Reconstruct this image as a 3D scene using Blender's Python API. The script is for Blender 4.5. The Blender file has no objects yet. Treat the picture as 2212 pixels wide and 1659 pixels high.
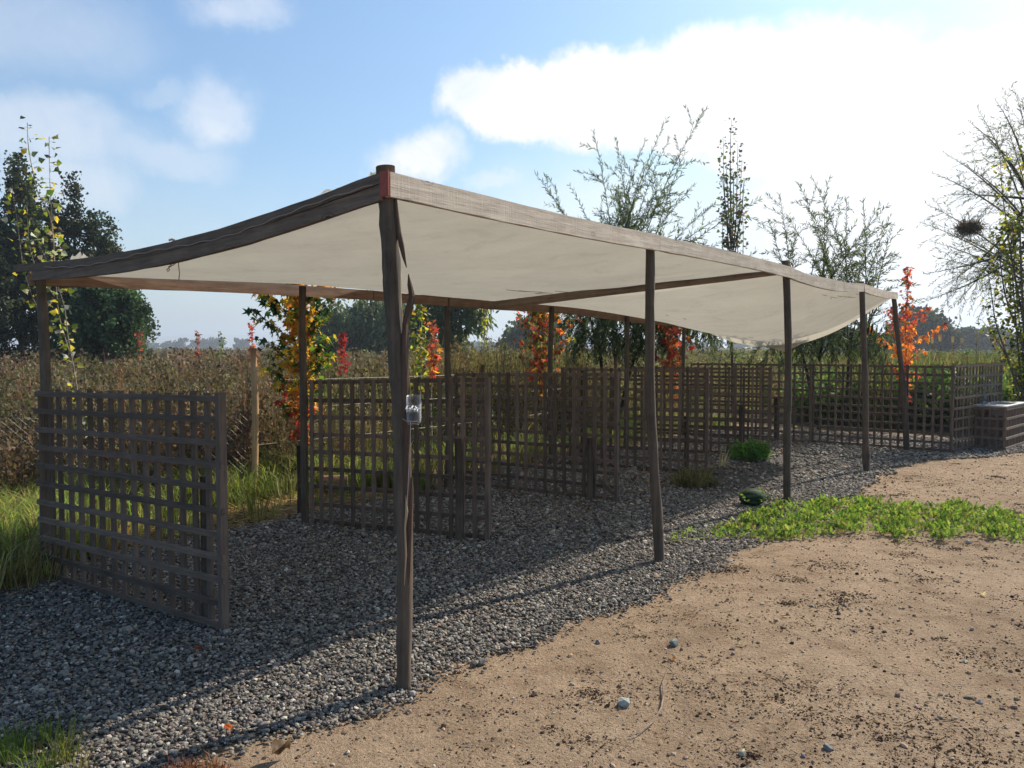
import bpy, math, random
import numpy as np
from mathutils import Vector, Matrix
R = math.radians
rs = np.random.RandomState(7); random.seed(7)
scene = bpy.context.scene
col = scene.collection

# ---------------------------------------------------------------- camera, sky, sun, exposure
F, HZ, H = 1750.0, 750.0, 1.5          # focal length and horizon of a 2212 px wide picture, eye height in metres
PITCH = math.atan((829.5-HZ)/F)
cam_d = bpy.data.cameras.new('camera'); cam = bpy.data.objects.new('camera', cam_d); col.objects.link(cam)
cam_d.sensor_width = 36; cam_d.lens = F/2212*36; cam_d.clip_end = 20000; cam_d.clip_start = .05
cam.location = (0, 0, H); cam.rotation_euler = (math.pi/2-PITCH, 0, 0)
scene.camera = cam
scene.view_settings.view_transform = 'Standard'; scene.view_settings.look = 'None'
scene.view_settings.exposure = 0.6; scene.view_settings.gamma = 1
scene.cycles.max_bounces = 8; scene.cycles.transparent_max_bounces = 12
scene.cycles.use_denoising = True

SUN_AZ, SUN_EL = R(49.4), R(39)
SUN = Vector((math.sin(SUN_AZ)*math.cos(SUN_EL), math.cos(SUN_AZ)*math.cos(SUN_EL), math.sin(SUN_EL)))
sd = bpy.data.lights.new('sun', 'SUN'); so = bpy.data.objects.new('sun', sd); col.objects.link(so)
sd.energy = 4.8; sd.angle = R(.55); sd.color = (1, .93, .82)
so.rotation_euler = SUN.to_track_quat('Z', 'Y').to_euler()

def raydir(px, py):
    cp, sp = math.cos(PITCH), math.sin(PITCH); u = 829.5-py
    return Vector((px-1106, u*sp+F*cp, u*cp-F*sp))
def G(px, py, z=0.0):                                  # the point of height z seen there
    d = raydir(px, py); k = (z-H)/d.z
    return Vector((d.x*k, d.y*k, z))
def V(px, py, Y):                                      # the point at distance Y seen there
    d = raydir(px, py); k = Y/d.y
    return Vector((d.x*k, Y, H+d.z*k))

class NT:
    def __init__(s, nt): s.nt = nt; nt.nodes.clear()
    def n(s, t, ins=None, **kw):
        nd = s.nt.nodes.new(t)
        for k, v in kw.items(): setattr(nd, k, v)
        for k, v in (ins or {}).items():
            if isinstance(v, bpy.types.NodeSocket): s.nt.links.new(v, nd.inputs[k])
            else: nd.inputs[k].default_value = v
        return nd
    def m(s, op, a, b=0.0, c=0.0, clamp=False):
        nd = s.n('ShaderNodeMath', {0: a, 1: b, 2: c}, operation=op); nd.use_clamp = clamp; return nd.outputs[0]
    def mix(s, f, a, b, mode='MIX'):
        nd = s.n('ShaderNodeMix', data_type='RGBA', blend_type=mode)
        for i, v in ((0, f), (6, a), (7, b)):
            if isinstance(v, bpy.types.NodeSocket): s.nt.links.new(v, nd.inputs[i])
            else: nd.inputs[i].default_value = v if i == 0 or len(v) == 4 else (*v, 1)
        return nd.outputs[2]
    def noise(s, vec, scale, detail=4, rough=.55, dist=0):
        return s.n('ShaderNodeTexNoise', {'Vector': vec, 'Scale': scale, 'Detail': detail, 'Roughness': rough, 'Distortion': dist})
    def ramp(s, f, stops, mode='LINEAR'):
        nd = s.n('ShaderNodeValToRGB', {0: f}); cr = nd.color_ramp; cr.interpolation = mode
        while len(cr.elements) < len(stops): cr.elements.new(.5)
        for e, (p, c) in zip(cr.elements, stops):
            e.position = p; e.color = (*c, 1) if len(c) == 3 else c
        return nd.outputs[0]

world = bpy.data.worlds.new('World'); scene.world = world; world.use_nodes = True
w = NT(world.node_tree)
sky = w.n('ShaderNodeTexSky', sky_type='NISHITA'); sky.sun_disc = False
sky.sun_elevation = SUN_EL; sky.sun_rotation = SUN_AZ
sky.air_density = 1.1; sky.dust_density = 1.6; sky.ozone_density = 2.0
tc = w.n('ShaderNodeTexCoord'); D = tc.outputs['Generated']
sep = w.n('ShaderNodeSeparateXYZ', {0: D})
az = w.m('ARCTAN2', sep.outputs[0], sep.outputs[1]); el = w.m('ARCSINE', sep.outputs[2])
nw = w.noise(D, 3.2, 6, .6); nsep = w.n('ShaderNodeSeparateXYZ', {0: nw.outputs['Color']})
nw2 = w.noise(D, 13, 9, .68); nsep2 = w.n('ShaderNodeSeparateXYZ', {0: nw2.outputs['Color']})
azw = w.m('ADD', az, w.m('ADD', w.m('MULTIPLY_ADD', nsep.outputs[0], .10, -.05), w.m('MULTIPLY_ADD', nsep2.outputs[0], .085, -.0425)))
elw = w.m('ADD', el, w.m('ADD', w.m('MULTIPLY_ADD', nsep.outputs[1], .07, -.035), w.m('MULTIPLY_ADD', nsep2.outputs[1], .07, -.035)))
def azel(px, py):
    d = raydir(px, py).normalized(); return math.atan2(d.x, d.y), math.asin(d.z)
# clouds: centre, half sizes in radians, softness, strength, all as directions in the sky
CL = [(1110, 232, .095, .042, .35, 1.0), (1330, 225, .13, .055, .35, 1.0), (1560, 210, .13, .062, .35, 1.0), (1780, 240, .15, .085, .35, 1.0),
      (2050, 270, .17, .085, .5, 1.0), (2140, 480, .20, .13, .6, 1.0), (1900, 430, .17, .09, .7, .9), (1500, 275, .2, .03, .5, .9), (1700, 640, .24, .07, 1.0, .8),
      (890, 335, .05, .027, .8, .75), (1060, 395, .045, .012, 1.0, .4), (470, 260, .04, .032, 1.0, .5), (355, 215, .03, .012, 1.0, .2),
      (90, 300, .10, .036, 1.0, .42), (370, 350, .075, .02, 1.1, .30), (140, 415, .08, .036, .9, .42), (520, 20, .045, .02, 1.1, .4),
      (60, 60, .10, .045, 1.2, .28), (1920, 95, .05, .025, 1.2, .5), (430, 620, .5, .10, 1.3, .22), (900, 560, .3, .06, 1.3, .12),
      (2050, 600, .26, .11, .9, 1.0), (1400, 470, .22, .07, 1.2, .42), (1250, 640, .16, .05, 1.3, .25), (2330, 120, .12, .1, 1.2, .5)]
mask = None
for (px, py, ra, re, soft, st) in CL:
    a0, e0 = azel(px, py)
    da = w.m('DIVIDE', w.m('SUBTRACT', azw, a0), ra); de = w.m('DIVIDE', w.m('SUBTRACT', elw, e0), re)
    d = w.m('SQRT', w.m('ADD', w.m('MULTIPLY', da, da), w.m('MULTIPLY', de, de)))
    mr = w.n('ShaderNodeMapRange', {0: d, 1: 1+soft*.55, 2: 1-soft*.6, 3: 0.0, 4: st}, interpolation_type='SMOOTHSTEP').outputs[0]
    mask = mr if mask is None else w.m('MAXIMUM', mask, mr)
det = w.noise(D, 9, 10, .68, .6).outputs['Fac']
mask = w.m('MULTIPLY', mask, w.m('MULTIPLY_ADD', det, 1.9, .12), clamp=True)
sdot = w.n('ShaderNodeVectorMath', {0: D, 1: tuple(SUN)}, operation='DOT_PRODUCT').outputs['Value']
aur = w.m('POWER', w.m('MAXIMUM', sdot, 0.0), 7.0)
cl_e = w.m('MULTIPLY_ADD', aur, 2.0, 6.9)
clc = w.n('ShaderNodeCombineXYZ', {0: cl_e, 1: w.m('MULTIPLY', cl_e, 1.005), 2: w.m('MULTIPLY', cl_e, 1.03)}).outputs[0]
skyc = w.mix(1.0, sky.outputs[0], (.78, 1.00, 1.13), 'MULTIPLY')
skyc = w.n('ShaderNodeVectorMath', {0: skyc, 1: (5.0, 6.3, 7.2)}, operation='MINIMUM').outputs[0]
skc = w.mix(mask, skyc, clc)
bg = w.n('ShaderNodeBackground', {0: skc, 1: .10})
w.n('ShaderNodeOutputWorld', {0: bg.outputs[0]})

# ---------------------------------------------------------------- materials
MATS = {}
def newmat(name):
    m = bpy.data.materials.new(name); m.use_nodes = True; MATS[name] = m; return m, NT(m.node_tree)
def mat_wood(name, c0, c1, axis, grain=1.0, rough=.85, tint=None, mottled=.35, saw=0):
    """weathered timber, grain along the object's own axis, tone from the board's colour attribute"""
    m, t = newmat(name)
    tcn = t.n('ShaderNodeTexCoord').outputs['Object']
    sc = [38.0]*3; sc[axis] = 2.2
    mp = t.n('ShaderNodeMapping', {0: tcn, 3: sc}).outputs[0]
    n1 = t.noise(mp, 1.6*grain, 6, .65, .3).outputs['Fac']
    n2 = t.noise(tcn, 7, 4, .6).outputs['Fac']
    n3 = t.noise(mp, 5*grain, 4, .7).outputs['Fac']
    f = t.m('ADD', t.m('MULTIPLY', n1, .7), t.m('MULTIPLY', n2, mottled))
    c = t.ramp(f, [(.30, c0), (.72, c1)])
    c = t.mix(t.m('MULTIPLY', t.m('GREATER_THAN', n3, .62), .35), c, tuple(x*.45 for x in c0))
    at = t.n('ShaderNodeAttribute', attribute_name='Col').outputs['Color']
    c = t.mix(1.0, c, at, 'MULTIPLY')
    hgt = t.m('ADD', t.m('MULTIPLY', n1, .8), t.m('MULTIPLY', n3, .5))
    if saw:
        sc2 = [5.0]*3; sc2[axis] = 90.0
        mp2 = t.n('ShaderNodeMapping', {0: tcn, 3: sc2, 2: (0, .5, 0)}).outputs[0]
        n4 = t.noise(mp2, 1.0, 2, .5).outputs['Fac']
        hgt = t.m('ADD', hgt, t.m('MULTIPLY', n4, saw))
        c = t.mix(t.m('MULTIPLY', n4, .35*saw), c, tuple(x*.55 for x in c1))
        sk = [9.0]*3; sk[axis] = 4.5
        vk = t.n('ShaderNodeTexVoronoi', {'Vector': t.n('ShaderNodeMapping', {0: tcn, 3: sk}).outputs[0], 'Scale': 1.0}).outputs['Distance']
        c = t.mix(t.m('MULTIPLY', t.m('LESS_THAN', vk, .13), .75), c, tuple(x*.3 for x in c0))
        c = t.mix(t.m('MULTIPLY', t.m('LESS_THAN', t.m('ABSOLUTE', t.m('SUBTRACT', vk, .2)), .03), .3), c, tuple(x*.4 for x in c0))
    b = t.n('ShaderNodeBump', {'Height': hgt, 'Strength': .55, 'Distance': .006}).outputs[0]
    p = t.n('ShaderNodeBsdfPrincipled', {'Base Color': c, 'Roughness': rough, 'Normal': b})
    p.inputs['Specular IOR Level'].default_value = .25
    t.n('ShaderNodeOutputMaterial', {0: p.outputs[0]}); return m
def mat_leaf(name, transl=.5, rough=.5, spec=.3, var=.25):
    """leaves, colour from the mesh attribute, light passes through them"""
    m, t = newmat(name)
    at = t.n('ShaderNodeAttribute', attribute_name='Col').outputs['Color']
    tcn = t.n('ShaderNodeTexCoord').outputs['Object']
    nz = t.noise(tcn, 9, 3).outputs['Fac']
    c = t.mix(1.0, at, t.ramp(nz, [(.3, (1-var,)*3), (.7, (1+var,)*3)]), 'MULTIPLY')
    p = t.n('ShaderNodeBsdfPrincipled', {'Base Color': c, 'Roughness': rough}); p.inputs['Specular IOR Level'].default_value = spec
    tr = t.n('ShaderNodeBsdfTranslucent', {0: t.mix(1.0, c, (1.5, 1.45, .9), 'MULTIPLY')})
    mx = t.n('ShaderNodeMixShader', {0: transl, 1: p.outputs[0], 2: tr.outputs[0]})
    t.n('ShaderNodeOutputMaterial', {0: mx.outputs[0]}); return m
def mat_attr(name, rough=.9, spec=.2, scale=30, bump=.3, dist=.01, var=.3):
    m, t = newmat(name)
    at = t.n('ShaderNodeAttribute', attribute_name='Col').outputs['Color']
    tcn = t.n('ShaderNodeTexCoord').outputs['Object']
    nz = t.noise(tcn, scale, 5, .6).outputs['Fac']
    c = t.mix(1.0, at, t.ramp(nz, [(.3, (1-var,)*3), (.7, (1+var,)*3)]), 'MULTIPLY')
    b = t.n('ShaderNodeBump', {'Height': nz, 'Strength': bump, 'Distance': dist}).outputs[0]
    p = t.n('ShaderNodeBsdfPrincipled', {'Base Color': c, 'Roughness': rough, 'Normal': b}); p.inputs['Specular IOR Level'].default_value = spec
    t.n('ShaderNodeOutputMaterial', {0: p.outputs[0]}); return m

M_post = mat_wood('post_wood', (.034, .026, .019), (.15, .115, .085), 2, .7, mottled=.5)
M_beam = mat_wood('planed_board', (.36, .29, .22), (.72, .62, .50), 0, .8, saw=.45)
M_beamin = mat_wood('brown_board', (.12, .07, .045), (.32, .205, .14), 0, .8, saw=.25)
M_beamdk = mat_wood('grey_board', (.075, .053, .040), (.24, .175, .13), 0, .9, saw=.3)
M_slatx = mat_wood('slat_wood_long', (.078, .055, .042), (.215, .155, .118), 0, 1.0)
M_slatz = mat_wood('slat_wood_upright', (.078, .055, .042), (.215, .155, .118), 2, 1.0)
M_bark = mat_attr('bark', .95, .1, 25, .6, .01, .4)
M_leaf = mat_leaf('leaf', .5)
M_leafd = mat_leaf('dark_leaf', .3, .6, .15)
M_red = mat_leaf('autumn_leaf', .6, .5, .25)
M_grass = mat_leaf('grass_blade', .5, .6, .2)
M_dry = mat_leaf('dry_plant', .3, .9, .05)
M_stone = mat_attr('stone', .8, .3, 60, .3, .003, .35)
M_clod = mat_attr('clod', .98, .05, 60, .5, .004, .35)

def mat_plain(name, c, rough=.6, metal=0, spec=.4, var=.15, scale=20):
    m, t = newmat(name); tcn = t.n('ShaderNodeTexCoord').outputs['Object']
    nz = t.noise(tcn, scale, 4).outputs['Fac']
    cc = t.ramp(nz, [(.3, tuple(x*(1-var) for x in c)), (.7, tuple(min(1, x*(1+var)) for x in c))])
    p = t.n('ShaderNodeBsdfPrincipled', {'Base Color': cc, 'Roughness': rough, 'Metallic': metal}); p.inputs['Specular IOR Level'].default_value = spec
    t.n('ShaderNodeOutputMaterial', {0: p.outputs[0]}); return m

# ---------------------------------------------------------------- mesh helpers
class MB:
    def __init__(s): s.v = []; s.f = []; s.c = []; s.n = 0
    def add(s, v, faces, c=(1, 1, 1)):
        v = np.asarray(v, float).reshape(-1, 3); c = np.asarray(c, float)
        if c.ndim == 1: c = np.tile(c, (len(v), 1))
        s.v.append(v); s.c.append(c)
        for f in faces: s.f.append(np.asarray(f, int).reshape(-1, np.asarray(f).shape[-1])+s.n)
        s.n += len(v)
    def box(s, lo, hi, c=(1, 1, 1), M=None, taper=0):
        (x0, y0, z0), (x1, y1, z1) = lo, hi
        v = np.array([(x0,y0,z0),(x1,y0,z0),(x1,y1,z0),(x0,y1,z0),(x0,y0,z1),(x1,y0,z1),(x1,y1,z1),(x0,y1,z1)], float)
        if M is not None: v = v@np.array(M.to_3x3()).T+np.array(M.translation)
        s.add(v, [[(0,3,2,1),(4,5,6,7),(0,1,5,4),(1,2,6,5),(2,3,7,6),(3,0,4,7)]], c)
    def tube(s, pts, rad, seg=6, c=(1, 1, 1), cap=True, rough=0):
        P = np.array([tuple(p) for p in pts], float); n = len(P)
        rad = np.full(n, rad, float) if np.isscalar(rad) else np.asarray(rad, float)
        T = np.gradient(P, axis=0) if n > 2 else np.tile(P[1]-P[0], (2, 1))
        T /= np.linalg.norm(T, axis=1)[:, None]+1e-9
        ref = np.array((0, 0, 1.)) if abs(T[0][2]) < .9 else np.array((1., 0, 0))
        A = np.cross(T, ref); A /= np.linalg.norm(A, axis=1)[:, None]+1e-9; B = np.cross(T, A)
        a = np.arange(seg)/seg*2*math.pi
        rr = rad[:, None]*(1+(rs.rand(n, seg)-.5)*rough)
        v = P[:, None]+rr[..., None]*(np.cos(a)[None, :, None]*A[:, None]+np.sin(a)[None, :, None]*B[:, None])
        i = np.arange(n-1)[:, None]*seg; j = np.arange(seg)[None]; k = (j+1) % seg
        q = np.stack([i+j, i+k, i+seg+k, i+seg+j], -1).reshape(-1, 4)
        fs = [q]
        if cap: fs += [[list(range(seg))], [list(range((n-1)*seg, n*seg))[::-1]]]
        s.add(v.reshape(-1, 3), fs, c)
    def scatter(s, T, faces, pos, rot, scale, c, tcol=None):
        """copies of a template; rot (n,3,3) columns = the template's axes"""
        pos = np.asarray(pos, float); n = len(pos)
        if n == 0: return
        T = np.asarray(T, float); k = len(T); sc = np.asarray(scale, float)
        if sc.ndim == 1: sc = sc[:, None]
        TT = T[None]*sc[:, None, :]
        v = np.einsum('nij,nkj->nki', rot, TT)+pos[:, None]
        cc = np.repeat(np.asarray(c, float)[:, None], k, 1) if np.asarray(c).ndim == 2 else np.tile(np.asarray(c, float), (n, k, 1))
        if tcol is not None: cc = cc*np.asarray(tcol)[None]
        off = (np.arange(n)*k)[:, None, None]
        s.add(v.reshape(-1, 3), [(np.asarray(f)[None]+off).reshape(-1, np.asarray(f).shape[-1]) for f in faces], cc.reshape(-1, 3))
    def build(s, name, mat, parent=None, smooth=False):
        me = bpy.data.meshes.new(name)
        if s.n:
            Vv = np.concatenate(s.v); C = np.concatenate(s.c)
            me.vertices.add(len(Vv)); me.vertices.foreach_set('co', Vv.astype(np.float32).ravel())
            lv = np.concatenate([f.ravel() for f in s.f]); lt = np.concatenate([np.full(len(f), f.shape[1]) for f in s.f])
            me.loops.add(len(lv)); me.loops.foreach_set('vertex_index', lv.astype(np.int32))
            me.polygons.add(len(lt)); me.polygons.foreach_set('loop_start', (np.cumsum(lt)-lt).astype(np.int32))
            me.polygons.foreach_set('loop_total', lt.astype(np.int32))
            me.polygons.foreach_set('use_smooth', np.full(len(lt), smooth))
            me.update(calc_edges=True)
            a = me.color_attributes.new('Col', 'FLOAT_COLOR', 'POINT')
            a.data.foreach_set('color', np.concatenate([np.clip(C, 0, 4), np.ones((len(C), 1))], 1).astype(np.float32).ravel())
        o = bpy.data.objects.new(name, me); col.objects.link(o)
        if mat: me.materials.append(mat)
        if parent is not None: o.parent = parent
        return o
def tag(o, label, cat, group=None, kind=None):
    if label: o['label'] = label
    if cat: o['category'] = cat
    if group: o['group'] = group
    if kind: o['kind'] = kind
    return o
def empty(name, loc, label, cat, group=None, rz=0, rx=0):
    o = bpy.data.objects.new(name, None); o.empty_display_size = .1; col.objects.link(o)
    o.location = loc; o.rotation_euler = (rx, 0, rz); return tag(o, label, cat, group)

def norm(a): return a/(np.linalg.norm(a, axis=-1, keepdims=True)+1e-9)
def basis(d, up=None, jit=1.0):
    """rotations whose Y axis is d, rolled at random"""
    d = norm(np.asarray(d, float)); r = rs.normal(size=d.shape)*jit
    if up is not None: r = r+np.asarray(up)
    x = norm(np.cross(d, r)); z = np.cross(x, d)
    return np.stack([x, d, z], -1)
def yaw(n, tilt=0.0):
    a = rs.rand(n)*2*math.pi; z = norm(np.array((0, 0, 1.))+rs.normal(size=(n, 3))*tilt*np.array((1, 1, .0)))
    x0 = np.stack([np.cos(a), np.sin(a), a*0], -1); y = norm(np.cross(z, x0)); x = np.cross(y, z)
    return np.stack([x, y, z], -1)
def rrot(n): return basis(rs.normal(size=(n, 3)))
def vary(c, n, j=.15, hue=.06):
    c = np.asarray(c, float); c = np.tile(c, (n, 1)) if c.ndim == 1 else c
    return np.clip(c*(1+rs.normal(size=(n, 1))*j)*(1+rs.normal(size=(n, 3))*hue), .002, 2)
def pick(cols, n, p=None):
    cols = np.asarray(cols, float); return cols[rs.choice(len(cols), n, p=p)]

# leaf templates (x across, y along, z = face)
L_QUAD = (np.array([(0, 0, 0), (.5, .45, .08), (0, 1, 0), (-.5, .45, .08)]), [[(0, 1, 2, 3)]])
L_WIL = (np.array([(0, 0, 0), (.095, .4, .02), (0, 1, -.08), (-.095, .4, .02)]), [[(0, 1, 2, 3)]])
L_POP = (np.array([(0, 0, 0), (0, .15, 0), (.48, .38, .06), (.30, .7, .03), (0, 1.1, -.05), (-.30, .7, .03), (-.48, .38, .06)]), [[(1, 2, 3, 4), (1, 4, 5, 6)]])
def star_leaf():
    v = [(0, .35, 0)]; angs = [-128, -62, 0, 62, 128]; lens = [.42, .62, .75, .62, .42]
    for i, (a, l) in enumerate(zip(angs, lens)):
        ar = R(a); v.append((math.sin(ar)*l, .35+math.cos(ar)*l, -.06))
        if i < 4:
            m = R((a+angs[i+1])/2); v.append((math.sin(m)*.24, .35+math.cos(m)*.24, .05))
    v.append((0, 0, 0)); k = len(v)-1
    f = [(0, i+1, i) for i in range(1, k-1)]+[(0, 1, k), (0, k, k-1)]
    return np.array(v), [f]
L_STAR = star_leaf()

def curve(p0, d0, length, n=8, droop=0.0, wander=.05, toward=None):
    p = np.array(p0, float); d = np.array(d0, float)/np.linalg.norm(d0); out = [p.copy()]; st = length/(n-1)
    for i in range(n-1):
        p = p+d*st; out.append(p.copy())
        d = d+np.array((0, 0, -droop*st*(1+i*.35)))+rs.normal(size=3)*wander
        d /= np.linalg.norm(d)
    return np.array(out)
def along(P, spacing, start=0.0):
    seg = np.linalg.norm(np.diff(P, axis=0), axis=1); L = np.concatenate([[0], np.cumsum(seg)])
    s = np.arange(start*L[-1], L[-1], spacing); s = s+rs.rand(len(s))*spacing*.7
    pos = np.stack([np.interp(s, L, P[:, i]) for i in range(3)], 1)
    idx = np.clip(np.searchsorted(L, s)-1, 0, len(seg)-1); d = norm(np.diff(P, axis=0))[idx]
    return pos, d, s/L[-1]

# ---------------------------------------------------------------- layout of the place
def bxy(px, py): g = G(px, py); return g
PF = [G(873, 1487), G(1423, 1215), G(1700, 1090), G(1873, 1020), G(1958, 974)]      # front posts
PFX = [(832, 360), (1403, 505), (1697, 563), (1862, 608), (1930, 637)]
PFT = [V(x, y, p.y) for (x, y), p in zip(PFX, PF)]
L1 = G(105, 1243); L6 = Vector((2.86, 13.5, 0))
PB = [L1.lerp(L6, i/5) for i in range(6)]; PB[1] = G(661, 1132)
E = (PF[4]-PF[0]).normalized(); N = Vector((-E.y, E.x, 0)); P1 = PF[0].copy()
def ST(p):                                             # metres along the row of posts, metres behind it
    return (p[..., 0]-P1.x)*E.x+(p[..., 1]-P1.y)*E.y, (p[..., 0]-P1.x)*N.x+(p[..., 1]-P1.y)*N.y
def W(s, t, z=0.0): return Vector((P1.x+E.x*s+N.x*t, P1.y+E.y*s+N.y*t, z))
print('PF', [tuple(round(c, 2) for c in p) for p in PF], 'PB', [tuple(round(c, 2) for c in p) for p in PB], 'tops', [round(p.z, 2) for p in PFT])

gr_px = [(250, 1690), (420, 1648), (600, 1605), (760, 1550), (905, 1490), (1010, 1440), (1110, 1400), (1300, 1330), (1440, 1275), (1530, 1230), (1610, 1185), (1650, 1150),
         (1770, 1105), (1850, 1065), (1900, 1030), (1940, 1008), (2020, 994), (2100, 992), (2200, 978), (2330, 975)]
gr_poly = [tuple(G(x, y))[:2] for x, y in gr_px]
gr_poly = [(-1.0, 1.0), (-1.25, 2.2)]+gr_poly+[tuple(W(13.5, -3.2))[:2], tuple(W(12.2, -.5))[:2], tuple(W(12.0, 3.3))[:2], tuple(W(8, 3.5))[:2], tuple(W(5, 3.45))[:2], tuple(W(3.2, 3.25))[:2], tuple(W(2.0, 3.3))[:2],
                              tuple(W(0.2, 3.35))[:2], tuple(W(-1.0, 2.95))[:2], tuple(W(-3, 2.8))[:2], tuple(W(-5, 2.6))[:2]]
def inpoly(x, y, poly):
    ins = np.zeros(len(x), bool); n = len(poly)
    for i in range(n):
        (x0, y0), (x1, y1) = poly[i], poly[(i+1) % n]
        c = (y0 > y) != (y1 > y)
        with np.errstate(divide='ignore', invalid='ignore'):
            ins ^= c & (x < (x1-x0)*(y-y0)/(y1-y0+1e-12)+x0)
    return ins
def infrus(x, y, m=1.2): return (np.abs(x) < y*.66+m) & (y > 1.0)

# ---------------------------------------------------------------- ground
def mat_dirt():
    m, t = newmat('dirt'); g = t.n('ShaderNodeNewGeometry').outputs['Position']
    n1 = t.noise(g, .9, 5, .6).outputs['Fac']; n2 = t.noise(g, 9, 6, .65).outputs['Fac']; n3 = t.noise(g, 70, 5, .7).outputs['Fac']; n4 = t.noise(g, 260, 3, .7).outputs['Fac']
    c = t.ramp(t.m('ADD', t.m('MULTIPLY', n1, .6), t.m('MULTIPLY', n2, .4)), [(.3, (.27, .19, .125)), (.5, (.38, .273, .183)), (.7, (.465, .348, .245))])
    n5 = t.noise(g, 3.3, 6, .7, .4).outputs['Fac']; c = t.mix(1.0, c, t.ramp(n5, [(.32, (.74, .70, .66)), (.5, (1, 1, 1)), (.68, (1.12, 1.12, 1.10))]), 'MULTIPLY')
    c = t.mix(1.0, c, t.ramp(n3, [(.3, (.62, .6, .58)), (.55, (1.05, 1.03, 1.0)), (.75, (1.25, 1.22, 1.18))]), 'MULTIPLY')
    lit = t.noise(g, 26, 5, .75).outputs['Fac']; pat = t.noise(g, 1.7, 3, .6).outputs['Fac']
    spk = t.m('GREATER_THAN', t.m('ADD', lit, t.m('MULTIPLY', pat, .25)), .80)
    c = t.mix(t.m('MULTIPLY', spk, .75), c, (.07, .05, .038))
    h = t.m('ADD', t.m('MULTIPLY', n2, 1.2), t.m('ADD', t.m('MULTIPLY', n3, .75), t.m('MULTIPLY', n4, .22)))
    b = t.n('ShaderNodeBump', {'Height': h, 'Strength': 1.0, 'Distance': .03}).outputs[0]
    p = t.n('ShaderNodeBsdfPrincipled', {'Base Color': c, 'Roughness': .95, 'Normal': b}); p.inputs['Specular IOR Level'].default_value = .1
    t.n('ShaderNodeOutputMaterial', {0: p.outputs[0]}); return m
def mat_soil():
    m, t = newmat('field_soil'); g = t.n('ShaderNodeNewGeometry').outputs['Position']
    n1 = t.noise(g, .35, 5, .6).outputs['Fac']; n2 = t.noise(g, 14, 6, .65).outputs['Fac']
    c = t.ramp(t.m('ADD', t.m('MULTIPLY', n1, .55), t.m('MULTIPLY', n2, .45)), [(.35, (.07, .055, .035)), (.55, (.13, .10, .06)), (.7, (.11, .12, .045))])
    b = t.n('ShaderNodeBump', {'Height': n2, 'Strength': .9, 'Distance': .05}).outputs[0]
    p = t.n('ShaderNodeBsdfPrincipled', {'Base Color': c, 'Roughness': .95, 'Normal': b}); p.inputs['Specular IOR Level'].default_value = .1
    t.n('ShaderNodeOutputMaterial', {0: p.outputs[0]}); return m
def mat_gravelbed():
    m, t = newmat('gravel_bed'); g = t.n('ShaderNodeNewGeometry').outputs['Position']
    vo = t.n('ShaderNodeTexVoronoi', {'Vector': g, 'Scale': 55}); n1 = t.noise(g, 4, 4).outputs['Fac']
    vs = t.n('ShaderNodeSeparateXYZ', {0: vo.outputs['Color']}).outputs[0]
    c = t.ramp(vs, [(0, (.04, .035, .03)), (.6, (.095, .086, .076)), (1, (.15, .138, .12))])
    c = t.mix(t.m('MULTIPLY', n1, .6), c, (.10, .08, .06))
    b = t.n('ShaderNodeBump', {'Height': vo.outputs['Distance'], 'Strength': 1.0, 'Distance': -.02}).outputs[0]
    p = t.n('ShaderNodeBsdfPrincipled', {'Base Color': c, 'Roughness': .9, 'Normal': b}); p.inputs['Specular IOR Level'].default_value = .2
    t.n('ShaderNodeOutputMaterial', {0: p.outputs[0]}); return m

def undulate(x, y):                                    # gentle lumps of the trodden earth
    return .006*np.sin(x*2.1+y*.7)*np.sin(y*1.7-x*.6)+.004*np.sin(x*5.3+1)*np.sin(y*4.7)
def grid_mesh(name, xs, ys, zf, mat, keep=None):
    X, Y = np.meshgrid(xs, ys); Z = zf(X, Y); v = np.stack([X, Y, Z], -1).reshape(-1, 3); nx = len(xs)
    i, j = np.meshgrid(np.arange(len(xs)-1), np.arange(len(ys)-1)); a = (j*nx+i).ravel()
    q = np.stack([a, a+1, a+nx+1, a+nx], -1)
    b = MB(); b.add(v, [q]); o = b.build(name, mat, smooth=True); return o
gx = np.concatenate([-np.geomspace(9000, 14, 14), np.arange(-13.5, 16, .5), np.geomspace(17, 9000, 14)])
gy = np.concatenate([-np.geomspace(2000, 6, 8), np.arange(-4, 26, .5), np.geomspace(27, 9000, 16)])
tag(grid_mesh('ground', gx, gy, lambda X, Y: X*0-.03, mat_soil()), None, None, kind='structure')
# trodden earth yard, in front of the shelter and round its end
dx = np.arange(-3, 14.01, .12); dy = np.arange(-3, 16.01, .12)
X, Y = np.meshgrid(dx, dy); s_, t_ = ST(np.stack([X, Y], -1)); edge = np.sin(s_*1.7)*.25+np.sin(s_*4.1)*.1
Zd = undulate(X, Y)-np.clip((t_-(3.9+edge)), 0, 1)*.15-np.clip(s_-(12.6+np.sin(t_*2)*.3), 0, 1)*.15-np.clip(-X-2.2, 0, 1)*.2*(t_ > 2)
nx = len(dx); i, j = np.meshgrid(np.arange(len(dx)-1), np.arange(len(dy)-1)); a = (j*nx+i).ravel()
b = MB(); b.add(np.stack([X, Y, Zd], -1).reshape(-1, 3), [np.stack([a, a+1, a+nx+1, a+nx], -1)])
tag(b.build('dirt_yard', mat_dirt(), smooth=True), None, None, kind='structure')
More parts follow.
